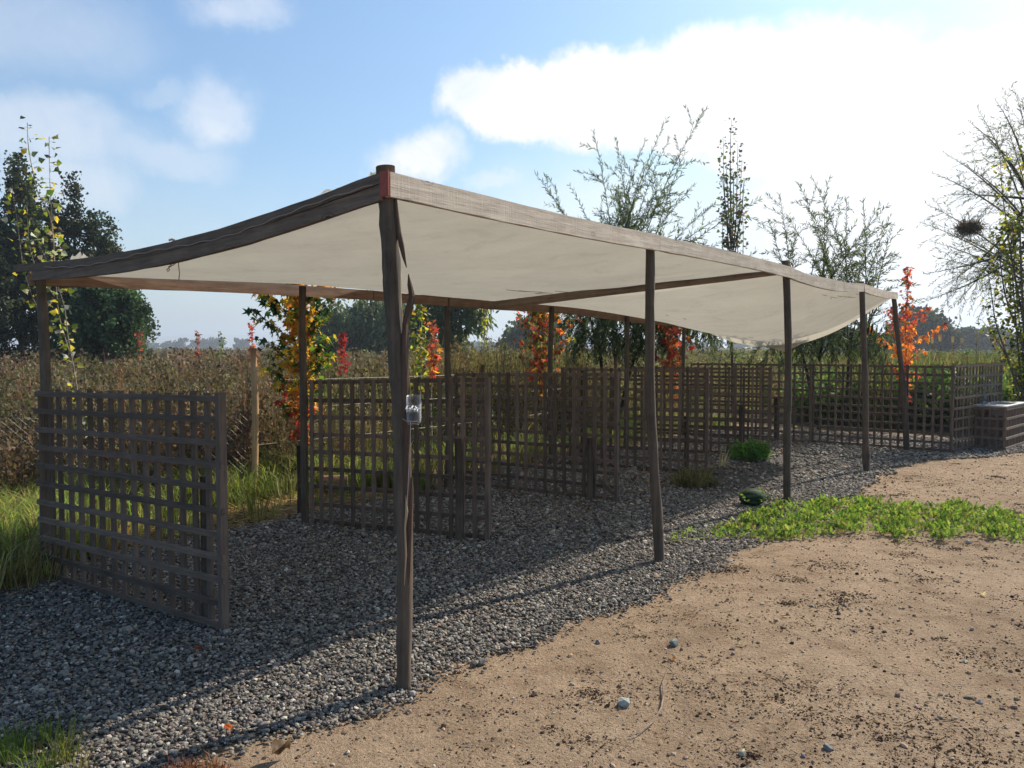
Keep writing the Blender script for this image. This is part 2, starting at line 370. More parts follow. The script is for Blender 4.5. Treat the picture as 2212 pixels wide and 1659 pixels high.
# thin bed the gravel lies in
g = .06; xs = np.arange(-9, 14, g); ys = np.arange(.8, 16, g)
X, Y = np.meshgrid(xs, ys); wob = .05
ok = inpoly((X+np.sin(Y*9)*wob+np.sin(Y*23+X*11)*.03).ravel(), (Y+np.sin(X*8)*wob).ravel(), gr_poly).reshape(X.shape)
vi = -np.ones(X.shape, int); cell = ok[:-1, :-1] & ok[1:, :-1] & ok[:-1, 1:] & ok[1:, 1:]
idx = np.arange(X.size).reshape(X.shape)
q = np.stack([idx[:-1, :-1][cell], idx[:-1, 1:][cell], idx[1:, 1:][cell], idx[1:, :-1][cell]], -1)
used, inv = np.unique(q, return_inverse=True)
vv = np.stack([X.ravel()[used], Y.ravel()[used], undulate(X.ravel()[used], Y.ravel()[used])+.006], -1)
b = MB(); b.add(vv, [inv.reshape(-1, 4)]); tag(b.build('gravel_ground', mat_gravelbed(), smooth=True), None, None, kind='structure')

def ico(sub):
    import bmesh
    bm = bmesh.new(); bmesh.ops.create_icosphere(bm, subdivisions=sub, radius=1)
    bm.verts.ensure_lookup_table(); v = np.array([vv.co[:] for vv in bm.verts]); f = np.array([[x.index for x in ff.verts] for ff in bm.faces]); bm.free(); return v, f
I1, I2 = ico(1), ico(2)
def stones(mb, pts, size, cols, hi=False, flat=.55, bed=.3):
    n = len(pts); nv = 10; which = rs.randint(0, nv, n)
    for k in range(nv):
        T, f = (I2 if hi else I1); d = rs.normal(size=(7, 3)); d = norm(d); off = .55+rs.rand(7)*.35
        T = T.copy()
        for dd, oo in zip(d, off):                     # cut facets
            h = T@dd; T = T-np.outer(np.clip(h-oo, 0, None), dd)
        T = T*(1+rs.rand(len(T), 1)*.12)
        m = which == k; c = m.sum()
        sc = np.stack([size[m]*(.75+rs.rand(c)*.6), size[m]*(.65+rs.rand(c)*.4), size[m]*flat*(.7+rs.rand(c)*.6)], -1)
        p = pts[m].copy(); p[:, 2] += sc[:, 2]*bed
        mb.scatter(T, [f], p, yaw(c, .35), sc, cols[m])
GREY = [(.19, .163, .133), (.115, .098, .082), (.28, .245, .20), (.075, .064, .055), (.42, .37, .30), (.23, .17, .12), (.15, .134, .117), (.29, .22, .15)]
def area_pts(n, x0, x1, y0, y1, poly=None, m=1.0):
    x = x0+rs.rand(n)*(x1-x0); y = y0+rs.rand(n)*(y1-y0); k = infrus(x, y, m)
    if poly is not None:
        k &= inpoly(x+rs.normal(size=n)*.05+np.sin(y*9)*wob, y+rs.normal(size=n)*.05, poly)
    x, y = x[k], y[k]; return np.stack([x, y, undulate(x, y)+.006], -1)
gb = MB()
for (y0, y1, dens, s0, hi) in ((1.2, 3.6, 6200, .0085, False), (3.6, 6.0, 4700, .0091, False), (6.0, 9.0, 2800, .0115, False), (9.0, 15.0, 1300, .0165, False)):
    x0, x1 = -y1*.66-1, y1*.66+1
    p = area_pts(int(dens*(x1-x0)*(y1-y0)), x0, x1, y0, y1, gr_poly, .5)
    # bare earthy patches between the panels
    s_, t_ = ST(p); bare = (np.hypot((s_-6.2)/.9, (t_-1.0)/.7) < 1) | (np.hypot((s_-7.7)/.9, (t_-.95)/.55) < 1)
    p = p[~(bare & (rs.rand(len(p)) < .8))]
    lay = rs.rand(len(p)); p[:, 2] += lay*.010
    tone = pick(GREY, len(p), [.22, .2, .14, .14, .05, .08, .12, .05])
    stones(gb, p, s0*(.55+rs.gamma(3, .18, len(p))), vary(tone, len(p), .18, .03))
print('gravel verts', gb.n)
tag(gb.build('gravel', M_stone), 'grey crushed gravel spread under and in front of the shade canopy', 'gravel', kind='stuff')

# ---------------------------------------------------------------- shade canopy: posts, beams, cloth
canopy = empty('shade_canopy', tuple(W(5, 1.5)), 'long open shelter of rough poles and boards roofed with pale shade cloth', 'canopy')
canopy.location = (0, 0, 0)
def post(base, top, r0, r1, bend=(0, 0), seg=12, n=16, knots=4, tone=1.0, name='post', parent=canopy, mat=M_post):
    """crooked pole, its own origin at the foot"""
    L = (top-base).length; z = np.linspace(-.12, L, n); u = np.clip(z/L, 0, 1)
    d = (top-base).normalized(); P = np.array([tuple(base+d*zz) for zz in z])
    P[:, 0] += np.sin(u*math.pi)*bend[0]+np.sin(u*7+base.x)*.006; P[:, 1] += np.sin(u*math.pi)*bend[1]+np.sin(u*5+base.x*3)*.006
    rad = (r0+(r1-r0)*u)*(1+rs.normal(size=n)*(.025 if n < 30 else .010))
    for _ in range(knots): k = rs.randint(2, n-1); rad[k] *= (1.10 if n < 30 else 1.04)
    mb = MB(); mb.tube(P-np.array(tuple(base)), rad, seg, (tone,)*3, rough=.15)
    o = mb.build(name, mat, parent, smooth=True); o.location = base; return o
big = post(PF[0], PFT[0], .032, .040, (.026, -.0), 16, 40, 5)
# split and peeling bark of the corner post, hanging on its right side
sp = MB(); r_ = Vector((1, -.15, 0)).normalized()
def onp(py, off, dy=0.0):
    p = V(0, py, PF[0].y-.02+dy); u = (p.z)/(PFT[0].z); base = PF[0].lerp(PFT[0], u)
    return Vector((base.x+math.sin(u*math.pi)*.026+off-.004, base.y-.02+dy, p.z))
pts = [onp(y, o) for y, o in ((1240, .016), (1130, .020), (1060, .024), (980, .030), (900, .034), (820, .036), (760, .038), (700, .046), (665, .070), (640, .082), (615, .078), (592, .074))]
rad = [.012, .015, .017, .018, .018, .018, .016, .014, .015, .014, .010, .002]
sp.tube(pts, rad, 7, (.9, .75, .7), rough=.55); sp.build('split_bark', M_post, canopy); sp = MB()
pts = [onp(y, o) for y, o in ((420, .040), (460, .042), (500, .046), (530, .052), (555, .060), (578, .068))]
sp.tube(pts, [.006, .010, .012, .011, .008, .002], 7, (.95, .85, .8), rough=.5); sp.build('split_bark', M_post, canopy); sp = MB()
pts = [onp(y, o) for y, o in ((1420, .018), (1300, .022), (1200, .028), (1120, .036), (1060, .045), (1030, .048))]
sp.tube(pts, [.008, .012, .014, .013, .009, .002], 8, (.8, .65, .6), rough=.3)
sp.build('split_bark', M_post, canopy)
M_raw = mat_wood('raw_wood', (.30, .21, .12), (.55, .42, .27), 2, .8)
sp = MB()
pts = [onp(y, o, -.025) for y, o in ((1265, .012), (1200, .020), (1140, .018), (1105, .026), (1070, .024))]
sp.tube(pts, [.001, .005, .004, .007, .001], 6, (1, 1, 1)); sp.build('exposed_wood', M_raw, canopy); sp = MB()
pts = [onp(y, o, -.016) for y, o in ((720, .031), (680, .031), (640, .034), (600, .038), (560, .042), (535, .040))]
sp.tube(pts, [.001, .005, .006, .007, .006, .001], 6, (1.1, 1.15, 1.2))
sp.build('exposed_wood', M_raw, canopy)
post(PF[1], PFT[1], .036, .030, (-.02, 0), tone=.85); post(PF[2], PFT[2], .036, .031, (.015, 0), tone=.8)
post(PF[3], PFT[3], .039, .031, (.0, 0), tone=.85); post(PF[4], PFT[4], .045, .030, (.03, .0), tone=.8)
ZB = 2.03
for i, p in enumerate(PB):
    post(p, Vector((p.x, p.y, ZB-.02 if i else 1.96)), .033+.004*(i == 0), .029, ((rs.rand()-.5)*.03, 0), tone=.9 if i else 1.1, n=12)

def board(p0, p1, h, th, mat, name, parent=canopy, tone=1.0, bend=None, n=14, roll=0.0):
    """plank from p0 to p1 (centres); its origin at p0 and local X along it"""
    d = p1-p0; L = d.length; x = d.normalized(); y = Vector((0, 0, 1)).cross(x).normalized(); z = x.cross(y)
    mb = MB(); us = np.linspace(0, 1, n)
    ring = np.array([(-.5, -.5), (.5, -.5), (.5, .5), (-.5, .5)])*np.array((th, h)); v = []
    for u in us:
        bz = bend(u) if bend else 0
        v += [(u*L, a+rs.normal()*.0006, c+bz+rs.normal()*.0012) for a, c in ring]
    i = np.arange(n-1)[:, None]*4; j = np.arange(4)[None]; k = (j+1) % 4
    q = np.stack([i+j, i+k, i+4+k, i+4+j], -1).reshape(-1, 4)
    mb.add(v, [q, [(3, 2, 1, 0)], [(4*n-4, 4*n-3, 4*n-2, 4*n-1)]], (tone,)*3)
    o = mb.build(name, mat, parent)
    o.matrix_world = Matrix((x, y, z)).transposed().to_4x4(); o.location = p0; return o
off = -N*.055                                          # front boards nailed to the outer side of the posts
def ft(i, dz=-.055): p = PFT[i].copy(); return p+off+Vector((0, 0, dz))
BH = .104
A0 = V(838, 397, PF[0].y-.07); Aend = V(1418, 523, ft(1).y+.0)
b0 = V(838, 398, PF[0].y-.06); b1 = V(1421, 525, PF[1].y-.03); b2 = V(1712, 590, PF[2].y-.02); b3 = V(1866, 621, PF[3].y-.04); b4 = V(1937, 639, PF[4].y-.02)
board(b0, b1, .104, .030, M_beam, 'front_beam', bend=lambda u: -.012*math.sin(u*math.pi))
board(b1+E*.006+Vector((0, 0, -.002)), b2+Vector((0, 0, .0)), .100, .030, M_beam, 'front_beam', tone=1.05, bend=lambda u: .010*math.sin(u*math.pi))
board(b2+N*.03+E*.006, b3+N*.01, .098, .030, M_beam, 'front_beam', tone=.95, bend=lambda u: -.045*math.sin(u*math.pi))
board(b3+N*.02+E*.005, b4, .096, .030, M_beam, 'front_beam', tone=.98, bend=lambda u: -.02*math.sin(u*math.pi))
mb = MB(); mb.box((-.004, -.026, -.053), (.0, .026, .053)); rd = mb.build('painted_end', mat_plain('faded_red_paint', (.33, .07, .04)), canopy)
rd.location = b0-E*.020; rd.rotation_euler = (0, 0, math.atan2(E.y, E.x)); rd['label'] = 'faded red painted board end at the near corner'
# the bent pair of boards over the near end
LE = V(34, 580, L1.y-.12); LS = V(826, 392, PF[0].y-.04)
def lbend(u): return -.085*math.sin(u*math.pi)**1.0
board(LS+Vector((0, 0, .012)), LE+Vector((0, 0, .0)), .045, .030, M_beamdk, 'end_beam', bend=lbend, n=24)
LE2 = LS.lerp(LE, .93)+Vector((.0, .004, -.050))
board(LS+Vector((.0, .004, -.046)), LE2, .062, .030, M_beamdk, 'end_beam', tone=1.15, bend=lambda u: lbend(u*.93), n=24)
# back beams, outside the back posts
def bt(i): return PB[i]+N*.05+Vector((0, 0, ZB-.045))
K0 = PB[0]-E*.05+N*.05+Vector((0, 0, 1.945))
board(K0, bt(1).lerp(bt(2), .45), .092, .028, M_beamin, 'back_beam', bend=lambda u: .012*math.sin(u*math.pi))
board(bt(1).lerp(bt(2), .455), bt(3)+E*.4, .092, .028, M_beamin, 'back_beam', tone=.92, bend=lambda u: -.01*math.sin(u*math.pi))
board(bt(3)+E*.405, bt(5)+E*.1+Vector((0, 0, -.10)), .090, .028, M_beamin, 'back_beam', tone=.85, bend=lambda u: -.02*math.sin(u*math.pi))
CB = V(1058, 661, 9.05)
board(PFT[2]+Vector((0, 0, -.085))+N*.0, CB+Vector((0, 0, .0)), .085, .045, M_beamdk, 'cross_beam', tone=1.5)

# shade cloth: a real sheet hung between the boards
def mat_cloth():
    m, t = newmat('shade_cloth'); tcn = t.n('ShaderNodeTexCoord').outputs['UV']
    g = t.n('ShaderNodeNewGeometry').outputs['Position']
    at = t.n('ShaderNodeAttribute', attribute_name='Col').outputs['Color']   # x = along, y = across
    mp = t.n('ShaderNodeMapping', {0: at, 3: (3.5, 60, 1)}).outputs[0]
    st = t.noise(mp, 3.0, 5, .7).outputs['Fac']; big_ = t.noise(g, 1.2, 4, .6).outputs['Fac']; fine = t.noise(g, 220, 2, .6).outputs['Fac']
    c = t.ramp(t.m('ADD', t.m('MULTIPLY', st, .5), t.m('ADD', t.m('MULTIPLY', big_, .4), t.m('MULTIPLY', fine, .1))), [(.3, (.55, .50, .40)), (.55, (.66, .60, .48)), (.75, (.73, .665, .54))])
    mp2 = t.n('ShaderNodeMapping', {0: at, 3: (2.0, 150, 1)}).outputs[0]
    ln = t.noise(mp2, 1.6, 3, .7).outputs['Fac']
    c = t.mix(t.m('MULTIPLY', t.m('GREATER_THAN', ln, .69), .22), c, (.30, .28, .25))
    sta = t.noise(g, 2.6, 6, .7, .8).outputs['Fac']
    c = t.mix(t.m('MULTIPLY', t.m('GREATER_THAN', sta, .60), .10), c, (.36, .30, .22))
    c = t.mix(t.m('MULTIPLY', t.m('SUBTRACT', sta, .40, clamp=True), .9), c, (.42, .37, .29))
    b = t.n('ShaderNodeBump', {'Height': t.m('ADD', st, t.m('MULTIPLY', fine, .3)), 'Strength': .6, 'Distance': .010}).outputs[0]
    df = t.n('ShaderNodeBsdfDiffuse', {0: c, 'Normal': b}); tr = t.n('ShaderNodeBsdfTranslucent', {0: c, 'Normal': b})
    mx = t.n('ShaderNodeMixShader', {0: .36, 1: df.outputs[0], 2: tr.outputs[0]})
    t.n('ShaderNodeOutputMaterial', {0: mx.outputs[0]}); return m
nu, nv = 121, 41
f_pts = [b0+Vector((0, 0, .030)), b1+Vector((0, 0, .03)), b2+Vector((0, 0, .03)), b3+Vector((0, 0, .025)), b4+Vector((0, 0, .0))]
f_s = [(p-b0).dot(E) for p in f_pts]
k_pts = [K0+Vector((0, 0, .035))]+[bt(i)+Vector((0, 0, .045)) for i in range(1, 5)]+[bt(5)+Vector((0, 0, -.05))+E*.12]
k_s = [(p-k_pts[0]).dot(E) for p in k_pts]
def pl(S, P, s): return np.array([np.interp(s, S, [p[i] for p in P]) for i in range(3)])
uc = (PF[2]-PF[0]).dot(E)/f_s[-1]
cv = []; cc = []
for iu in range(nu):
    u = iu/(nu-1); a = pl(f_s, f_pts, u*f_s[-1]); bk = pl(k_s, k_pts, u*k_s[-1])
    a = a+np.array(tuple(N))*.045
    for iv in range(nv):
        v = iv/(nv-1); p = a*(1-v)+bk*v; S = math.sin(math.pi*v)
        sag = .09*S*math.exp(-(u/.03)**2)              # follows the bent end boards
        if u < uc: q = u/uc; sag = max(sag, (.085*(1-math.exp(-0)) + .055*math.sin(math.pi*q))*S)
        else:
            q = (u-uc)/(1-uc); sag = (.06+.44*q**1.4)*S**1.0*(1 if v < .98 else 1)+.12*math.sin(math.pi*q)*S
        wr = .006*math.sin(u*40+v*9)*S+.004*math.sin(v*23+u*12)+.008*math.exp(-v/.12)*math.sin(u*95)*math.sin(math.pi*min(1, v*8))
        cv.append((p[0], p[1], p[2]-sag+wr)); cc.append((u*10, v*3, 0))
i, j = np.meshgrid(np.arange(nv-1), np.arange(nu-1)); a = (j*nv+i).ravel()
b = MB(); b.add(cv, [np.stack([a, a+1, a+nv+1, a+nv], -1)], np.array(cc)/10)
cl = b.build('shade_cloth', None, canopy, True)
me = cl.data; at_ = me.color_attributes['Col']
at_.data.foreach_set('color', np.concatenate([np.array(cc), np.ones((len(cc), 1))], 1).astype(np.float32).ravel())
M_cloth = mat_cloth(); me.materials.append(M_cloth)
# turned-over hem along the sagging far edge and the loose corner
far = np.array(cv).reshape(nu, nv, 3)[-1]
hm = MB(); hv = []
for k, p in enumerate(far):
    w_ = .075*math.sin(math.pi*k/(nv-1))+.01
    hv += [tuple(p+np.array((.004, .006, .002))), tuple(p+np.array(tuple(E))*(.05)+np.array((0, 0, -w_)))]
q = [(2*k, 2*k+1, 2*k+3, 2*k+2) for k in range(nv-1)]
hm.add(hv, [q], (5, 1, 0)); h_ = hm.build('cloth_hem', M_cloth, canopy, True)
ck = int(nv*.48); c0 = far[ck]; TIE = Vector((c0[0]+.02, c0[1]+.05, c0[2]-.17))
cn = MB(); cn.add([tuple(far[ck-4]+np.array((.03, .04, -.06))), tuple(far[ck+5]+np.array((.03, .04, -.06))), tuple(TIE), tuple((far[ck-4]+far[ck+5])/2+np.array((.03, .07, -.05)))], [[(0, 2, 3), (3, 2, 1)]], (5, 1, 0))
cn_ = cn.build('cloth_corner', M_cloth, canopy); cs_ = cn_.modifiers.new('thickness', 'SOLIDIFY'); cs_.thickness = .003
M_rope = mat_plain('rope', (.34, .29, .22), .9, var=.3, scale=200)
rp = MB(); rp.tube([TIE, TIE+Vector((0, .1, -.4)), TIE+Vector((.0, .15, -.75))], .005, 6); rp.build('tie_rope', M_rope, canopy, True)
# rough cloth edge showing above and below the boards
rg = MB()
def ragged(P0, P1, n, hmin, hmax, dirz=1):
    v = []
    for k in range(n):
        p = P0.lerp(P1, k/(n-1)); hh = (hmin+(hmax-hmin)*rs.rand()*math.sin(math.pi*k/(n-1)))*dirz
        v += [tuple(p), (p.x+rs.normal()*.004, p.y+.01+rs.normal()*.004, p.z+hh)]
    rg = MB(); rg.add(v, [[(2*k, 2*k+1, 2*k+3, 2*k+2) for k in range(n-1)]], (3, 1, 0)); rg.build('ragged_cloth_edge', M_cloth, canopy)
ragged(V(146, 564, 5.05), V(190, 556, 4.9), 10, .004, .05); ragged(V(80, 574, 5.2), V(115, 567, 5.1), 8, .002, .02)
ragged(V(680, 424, 3.78), V(745, 401, 3.65), 12, .003, .018); ragged(V(790, 386, 3.6), V(818, 373, 3.55), 6, .003, .03)
ragged(V(112, 611, 5.42), V(230, 614, 5.75), 16, .01, .035, -1)
# cord lacing along the end board and its loose ends
rp = MB()
pts = []
for k in range(60):
    u = k/59; p = LS.lerp(LE, .01+u*.86); z = lbend(.01+u*.86)-.012+.004*math.sin(u*90)+.01*math.sin(u*13)
    pts.append((p.x-.015, p.y-.025, p.z+z))
rp.tube(pts, .0028, 5, rough=.4)
def cord(pp, Y, r=.0028):
    rp.tube([V(x, y, Y) for x, y in pp], r, 5)
cord([(372, 521), (369, 535), (371, 548), (380, 557), (385, 560), (386, 575), (388, 590), (386, 608)], 4.42)
cord([(386, 558), (378, 570), (366, 577), (360, 583), (362, 587), (367, 583), (364, 577), (374, 568), (384, 560)], 4.42)
cord([(196, 560), (186, 568), (181, 578), (179, 588)], 4.92); cord([(196, 560), (199, 572), (203, 582), (208, 586)], 4.9)
cord([(199, 552), (193, 556), (196, 562), (203, 556), (199, 551)], 4.9, .004); cord([(365, 519), (372, 517), (378, 520)], 4.42, .007)
rp.build('lacing_cord', M_rope, canopy, True)
# the litter lying on the cloth shows as dark lines
tw = MB()
for (px, py, n_) in ((1160, 632, 5), (1810, 640, 7), (1470, 690, 10), (1425, 682, 6)):
    for _ in range(n_):
        x = px+rs.normal()*25; y = py+rs.normal()*3; a_ = rs.normal()*.3
        # settle on the underside height of the cloth
        best = None; d = raydir(x, y)
        for tt in np.linspace(.002, .0095, 300):
            P_ = Vector((d.x*tt, d.y*tt, H+d.z*tt)); s, t = (P_-b0).dot(E)/f_s[-1], (P_-b0).dot(N)/3.1
            if 0 < s < 1 and 0 < t < 1:
                zc = cv[int(s*(nu-1))*nv+int(t*(nv-1))][2]
                if best is None or abs(zc-P_.z) < best[0]: best = (abs(zc-P_.z), P_, zc)
        if best and best[0] < .05:
            P_ = best[1]; P_.z = best[2]-.004; L_ = .05+rs.rand()*.12
            tw.tube([P_-E*L_, P_+Vector((0, 0, -.002)), P_+E*L_+N*a_*L_], [.002, .003, .001], 4, (.25, .2, .16))
tag(tw.build('twig_litter', M_bark), 'small dark twigs lying in the sag of the shade cloth', 'twigs', kind='stuff')

# ---------------------------------------------------------------- trellis panels
GRP = 'trellis panels standing between the posts'
def trellis(label, A, B, h, rows, cols, front, stake=None, lean=0.0, z0=.02, tone=1.0, w_=.032, brace=False, hr=None):
    d = (B-A); L = Vector((d.x, d.y, 0)).length; rz = math.atan2(d.y, d.x)
    root = empty('trellis_panel', (A.x, A.y, 0), label, 'trellis panel', GRP, rz, lean)
    hm_, vm = MB(), MB(); th = .019
    yh = (-th, 0) if front == 'h' else (.0015, th+.0015)
    yv = (.0015, th+.0015) if front == 'h' else (-th, 0)
    hr = h if hr is None else hr
    for r in range(rows):
        u = r/(rows-1); j = rs.normal()*.004; za = z0+w_/2+u*(h-w_)+j; zb = z0+w_/2+u*(hr-w_)+j+rs.normal()*.003; t = tone*(.68+rs.rand()*.62)
        M = Matrix.Translation((0, 0, za))@Matrix.Rotation(-math.atan2(zb-za, L), 4, 'Y')
        hm_.box((-.012+rs.normal()*.006, yh[0], -w_/2), (L+.012+rs.normal()*.006, yh[1], w_/2), (t, t*.99, t*.98), M)
    for c_ in range(cols):
        u = c_/(cols-1); x = w_/2+u*(L-w_)+rs.normal()*.004; t = tone*(.66+rs.rand()*.64); sx = rs.normal()*.004; hh = h+(hr-h)*u
        M = Matrix.Translation((x, 0, 0))@Matrix.Rotation(sx, 4, 'Y')
        if c_ == cols-1: continue
        vm.box((-w_/2, yv[0], z0-.008+rs.normal()*.004), (w_/2, yv[1], z0+hh+.008+rs.normal()*.005), (t, t*.98, t*.96), M)
    hm_.build('long_slats', M_slatx, root); vm.build('upright_slats', M_slatz, root)
    st = MB(); st.box((L-.024, -.0225, z0-.01), (L+.010, .0225, z0+hr+.01), (tone,)*3)
    st.build('end_batten', M_slatz, root)
    if stake:
        fx, sh, side = stake; sm_ = MB(); y = .055*side
        sm_.tube([(fx*L, y, -.1), (fx*L+.005, y, sh*.5), (fx*L-.004, y, sh)], [.030, .029, .026], 8, (tone*.85,)*3, rough=.12); sm_.build('stake', M_post, root, True)
    if brace:
        sm_ = MB(); M = Matrix.Translation((L-.02, -.04, .10))@Matrix.Rotation(R(38), 4, 'Y')
        sm_.box((-.20, -.012, -.018), (.0, .012, .018), (tone*.8,)*3, M); sm_.build('brace', M_slatx, root)
    return root
trellis('nearest trellis panel, beside the leftmost back post at the near end', G(92, 1247), G(486, 1364), 1.20, 11, 17, 'h', (.88, .80, 1), tone=1.05, hr=1.235)
trellis('trellis panel behind the split corner post, second from the near end', G(672, 1133), G(1056, 1172), 1.20, 9, 17, 'v', (.86, .80, -1), hr=1.24)
cB = G(1333, 1087); cA = G(985, 1047)
trellis('third trellis panel, with a short diagonal brace at its bottom corner', cA, cB, 1.20, 11, 18, 'v', (.86, .62, -1), brace=True, hr=1.235)
dB = G(1527, 1026); dA = G(1212, 1005)
trellis('fourth trellis panel, its outer end beside the spiky grass tuft', dA, dB, 1.22, 11, 18, 'v', (.86, .68, 1), tone=.95)
eB = G(1661, 985); eA = G(1368, 973)
trellis('fifth trellis panel, leaning, with the small green bush at its foot', eA, eB, 1.20, 11, 18, 'v', (.8, .7, -1), tone=.9, lean=R(2))
gA = G(1753, 958); gB = G(2055, 981)
trellis('sixth trellis panel, left half of the far end wall', PB[5]+Vector((.1, -.05, 0)), gA-(gB-gA).normalized()*.02, 1.22, 10, 17, 'v', (.72, .7, 1), tone=.9)
trellis('seventh trellis panel, right half of the far end wall behind the last front post', gA, gB, 1.22, 11, 18, 'v', tone=.85)
hB = Vector((7.7, 12.75, 0))
trellis('eighth trellis panel, turned outward behind the sink', gB+Vector((.03, .03, 0)), hB, 1.23, 9, 16, 'h', tone=1.1)

# ---------------------------------------------------------------- sink
M_steel = mat_plain('dull_steel', (.42, .43, .45), .38, .9)
M_tap = mat_plain('tarnished_tap', (.16, .16, .17), .4, .8)
def sink():
    C0 = G(2170, 975); u = Vector((.70, .714, 0)); root = empty('outdoor_sink', C0, 'steel sink on a low lattice box by the far end wall', 'sink', rz=math.atan2(u.y, u.x))
    Ln, Dp, Hh = 1.25, .40, .64                        # local x along the long side, y toward the back
    def lat(name, ax, L, y0, tone=1.0):
        mb = MB(); n = int(L/.085)+1
        for k in range(n):
            x = .017+k*(L-.034)/(n-1); t = tone*(.8+rs.rand()*.35)
            if ax == 'x': mb.box((x-.016, y0+.002, 0), (x+.016, y0+.02, Hh-.02), (t,)*3)
            else: mb.box((y0+.002, x-.016, 0), (y0+.02, x+.016, Hh-.02), (t,)*3)
        for r in range(5):
            z = .02+r*(Hh-.07)/4; t = tone*(.9+rs.rand()*.4)
            if ax == 'x': mb.box((0, y0-.017, z), (L, y0+.0, z+.034), (t,)*3)
            else: mb.box((y0-.017, 0, z), (y0+.0, L, z+.034), (t,)*3)
        return mb.build(name, M_slatz, root)
    lat('lattice_side', 'x', Ln, 0.0, 1.4); lat('lattice_side', 'y', Dp, 0.0, .9); lat('lattice_side', 'x', Ln, Dp-.03); lat('lattice_side', 'y', Dp, Ln)
    tp = MB(); z0, z1 = Hh-.01, Hh+.012
    for (xa, xb, ya, yb) in ((-.02, .42, -.02, Dp+.02), (.42, .86, -.02, .05), (.42, .86, Dp-.08, Dp+.02), (.86, Ln+.02, -.02, Dp+.02)):
        tp.box((xa+.0005, ya, z0), (xb-.0005, yb, z1))
    for k in range(5): tp.box((.05+k*.065, .05, z1-.002), (.075+k*.065, Dp-.05, z1+.005))
    tp.build('worktop', M_steel, root)
    bs = MB(); xa, xb, ya, yb, zb = .421, .859, .051, Dp-.081, Hh-.16
    bs.box((xa, ya, zb), (xb, yb, zb+.004)); bs.box((xa, ya, zb+.004), (xa+.003, yb, z1-.002)); bs.box((xb-.003, ya, zb+.004), (xb, yb, z1-.002))
    bs.box((xa+.003, ya, zb+.004), (xb-.003, ya+.003, z1-.002)); bs.box((xa+.003, yb-.003, zb+.004), (xb-.003, yb, z1-.002)); bs.build('basin', M_steel, root)
    fc = MB(); x, y = .32, Dp-.04
    fc.tube([(x-.09, y, z1+.03), (x+.09, y, z1+.03)], .014, 10); fc.tube([(x, y, z1), (x, y, z1+.05)], .018, 10)
    P = [(x, y, z1+.04), (x, y, z1+.20)]+[(x+.09-.09*math.cos(a), y-.05*(1-math.cos(a)), z1+.20+.085*math.sin(a)) for a in np.linspace(.2, 2.9, 9)]+[(x+.18, y-.10, z1+.17)]
    fc.tube(P, .009, 8); f_ = fc.build('faucet', M_tap, root, True)
    for sx in (-1, 1):
        k = MB(); k.tube([(x+sx*.09, y, z1), (x+sx*.09, y, z1+.06)], .016, 8)
        for a in range(4):
            an = a*math.pi/2+.4; k.tube([(x+sx*.09, y, z1+.07), (x+sx*.09+.03*math.cos(an), y+.03*math.sin(an), z1+.072)], .007, 6)
        k.build('tap_handle', M_tap, f_, True)
sink()

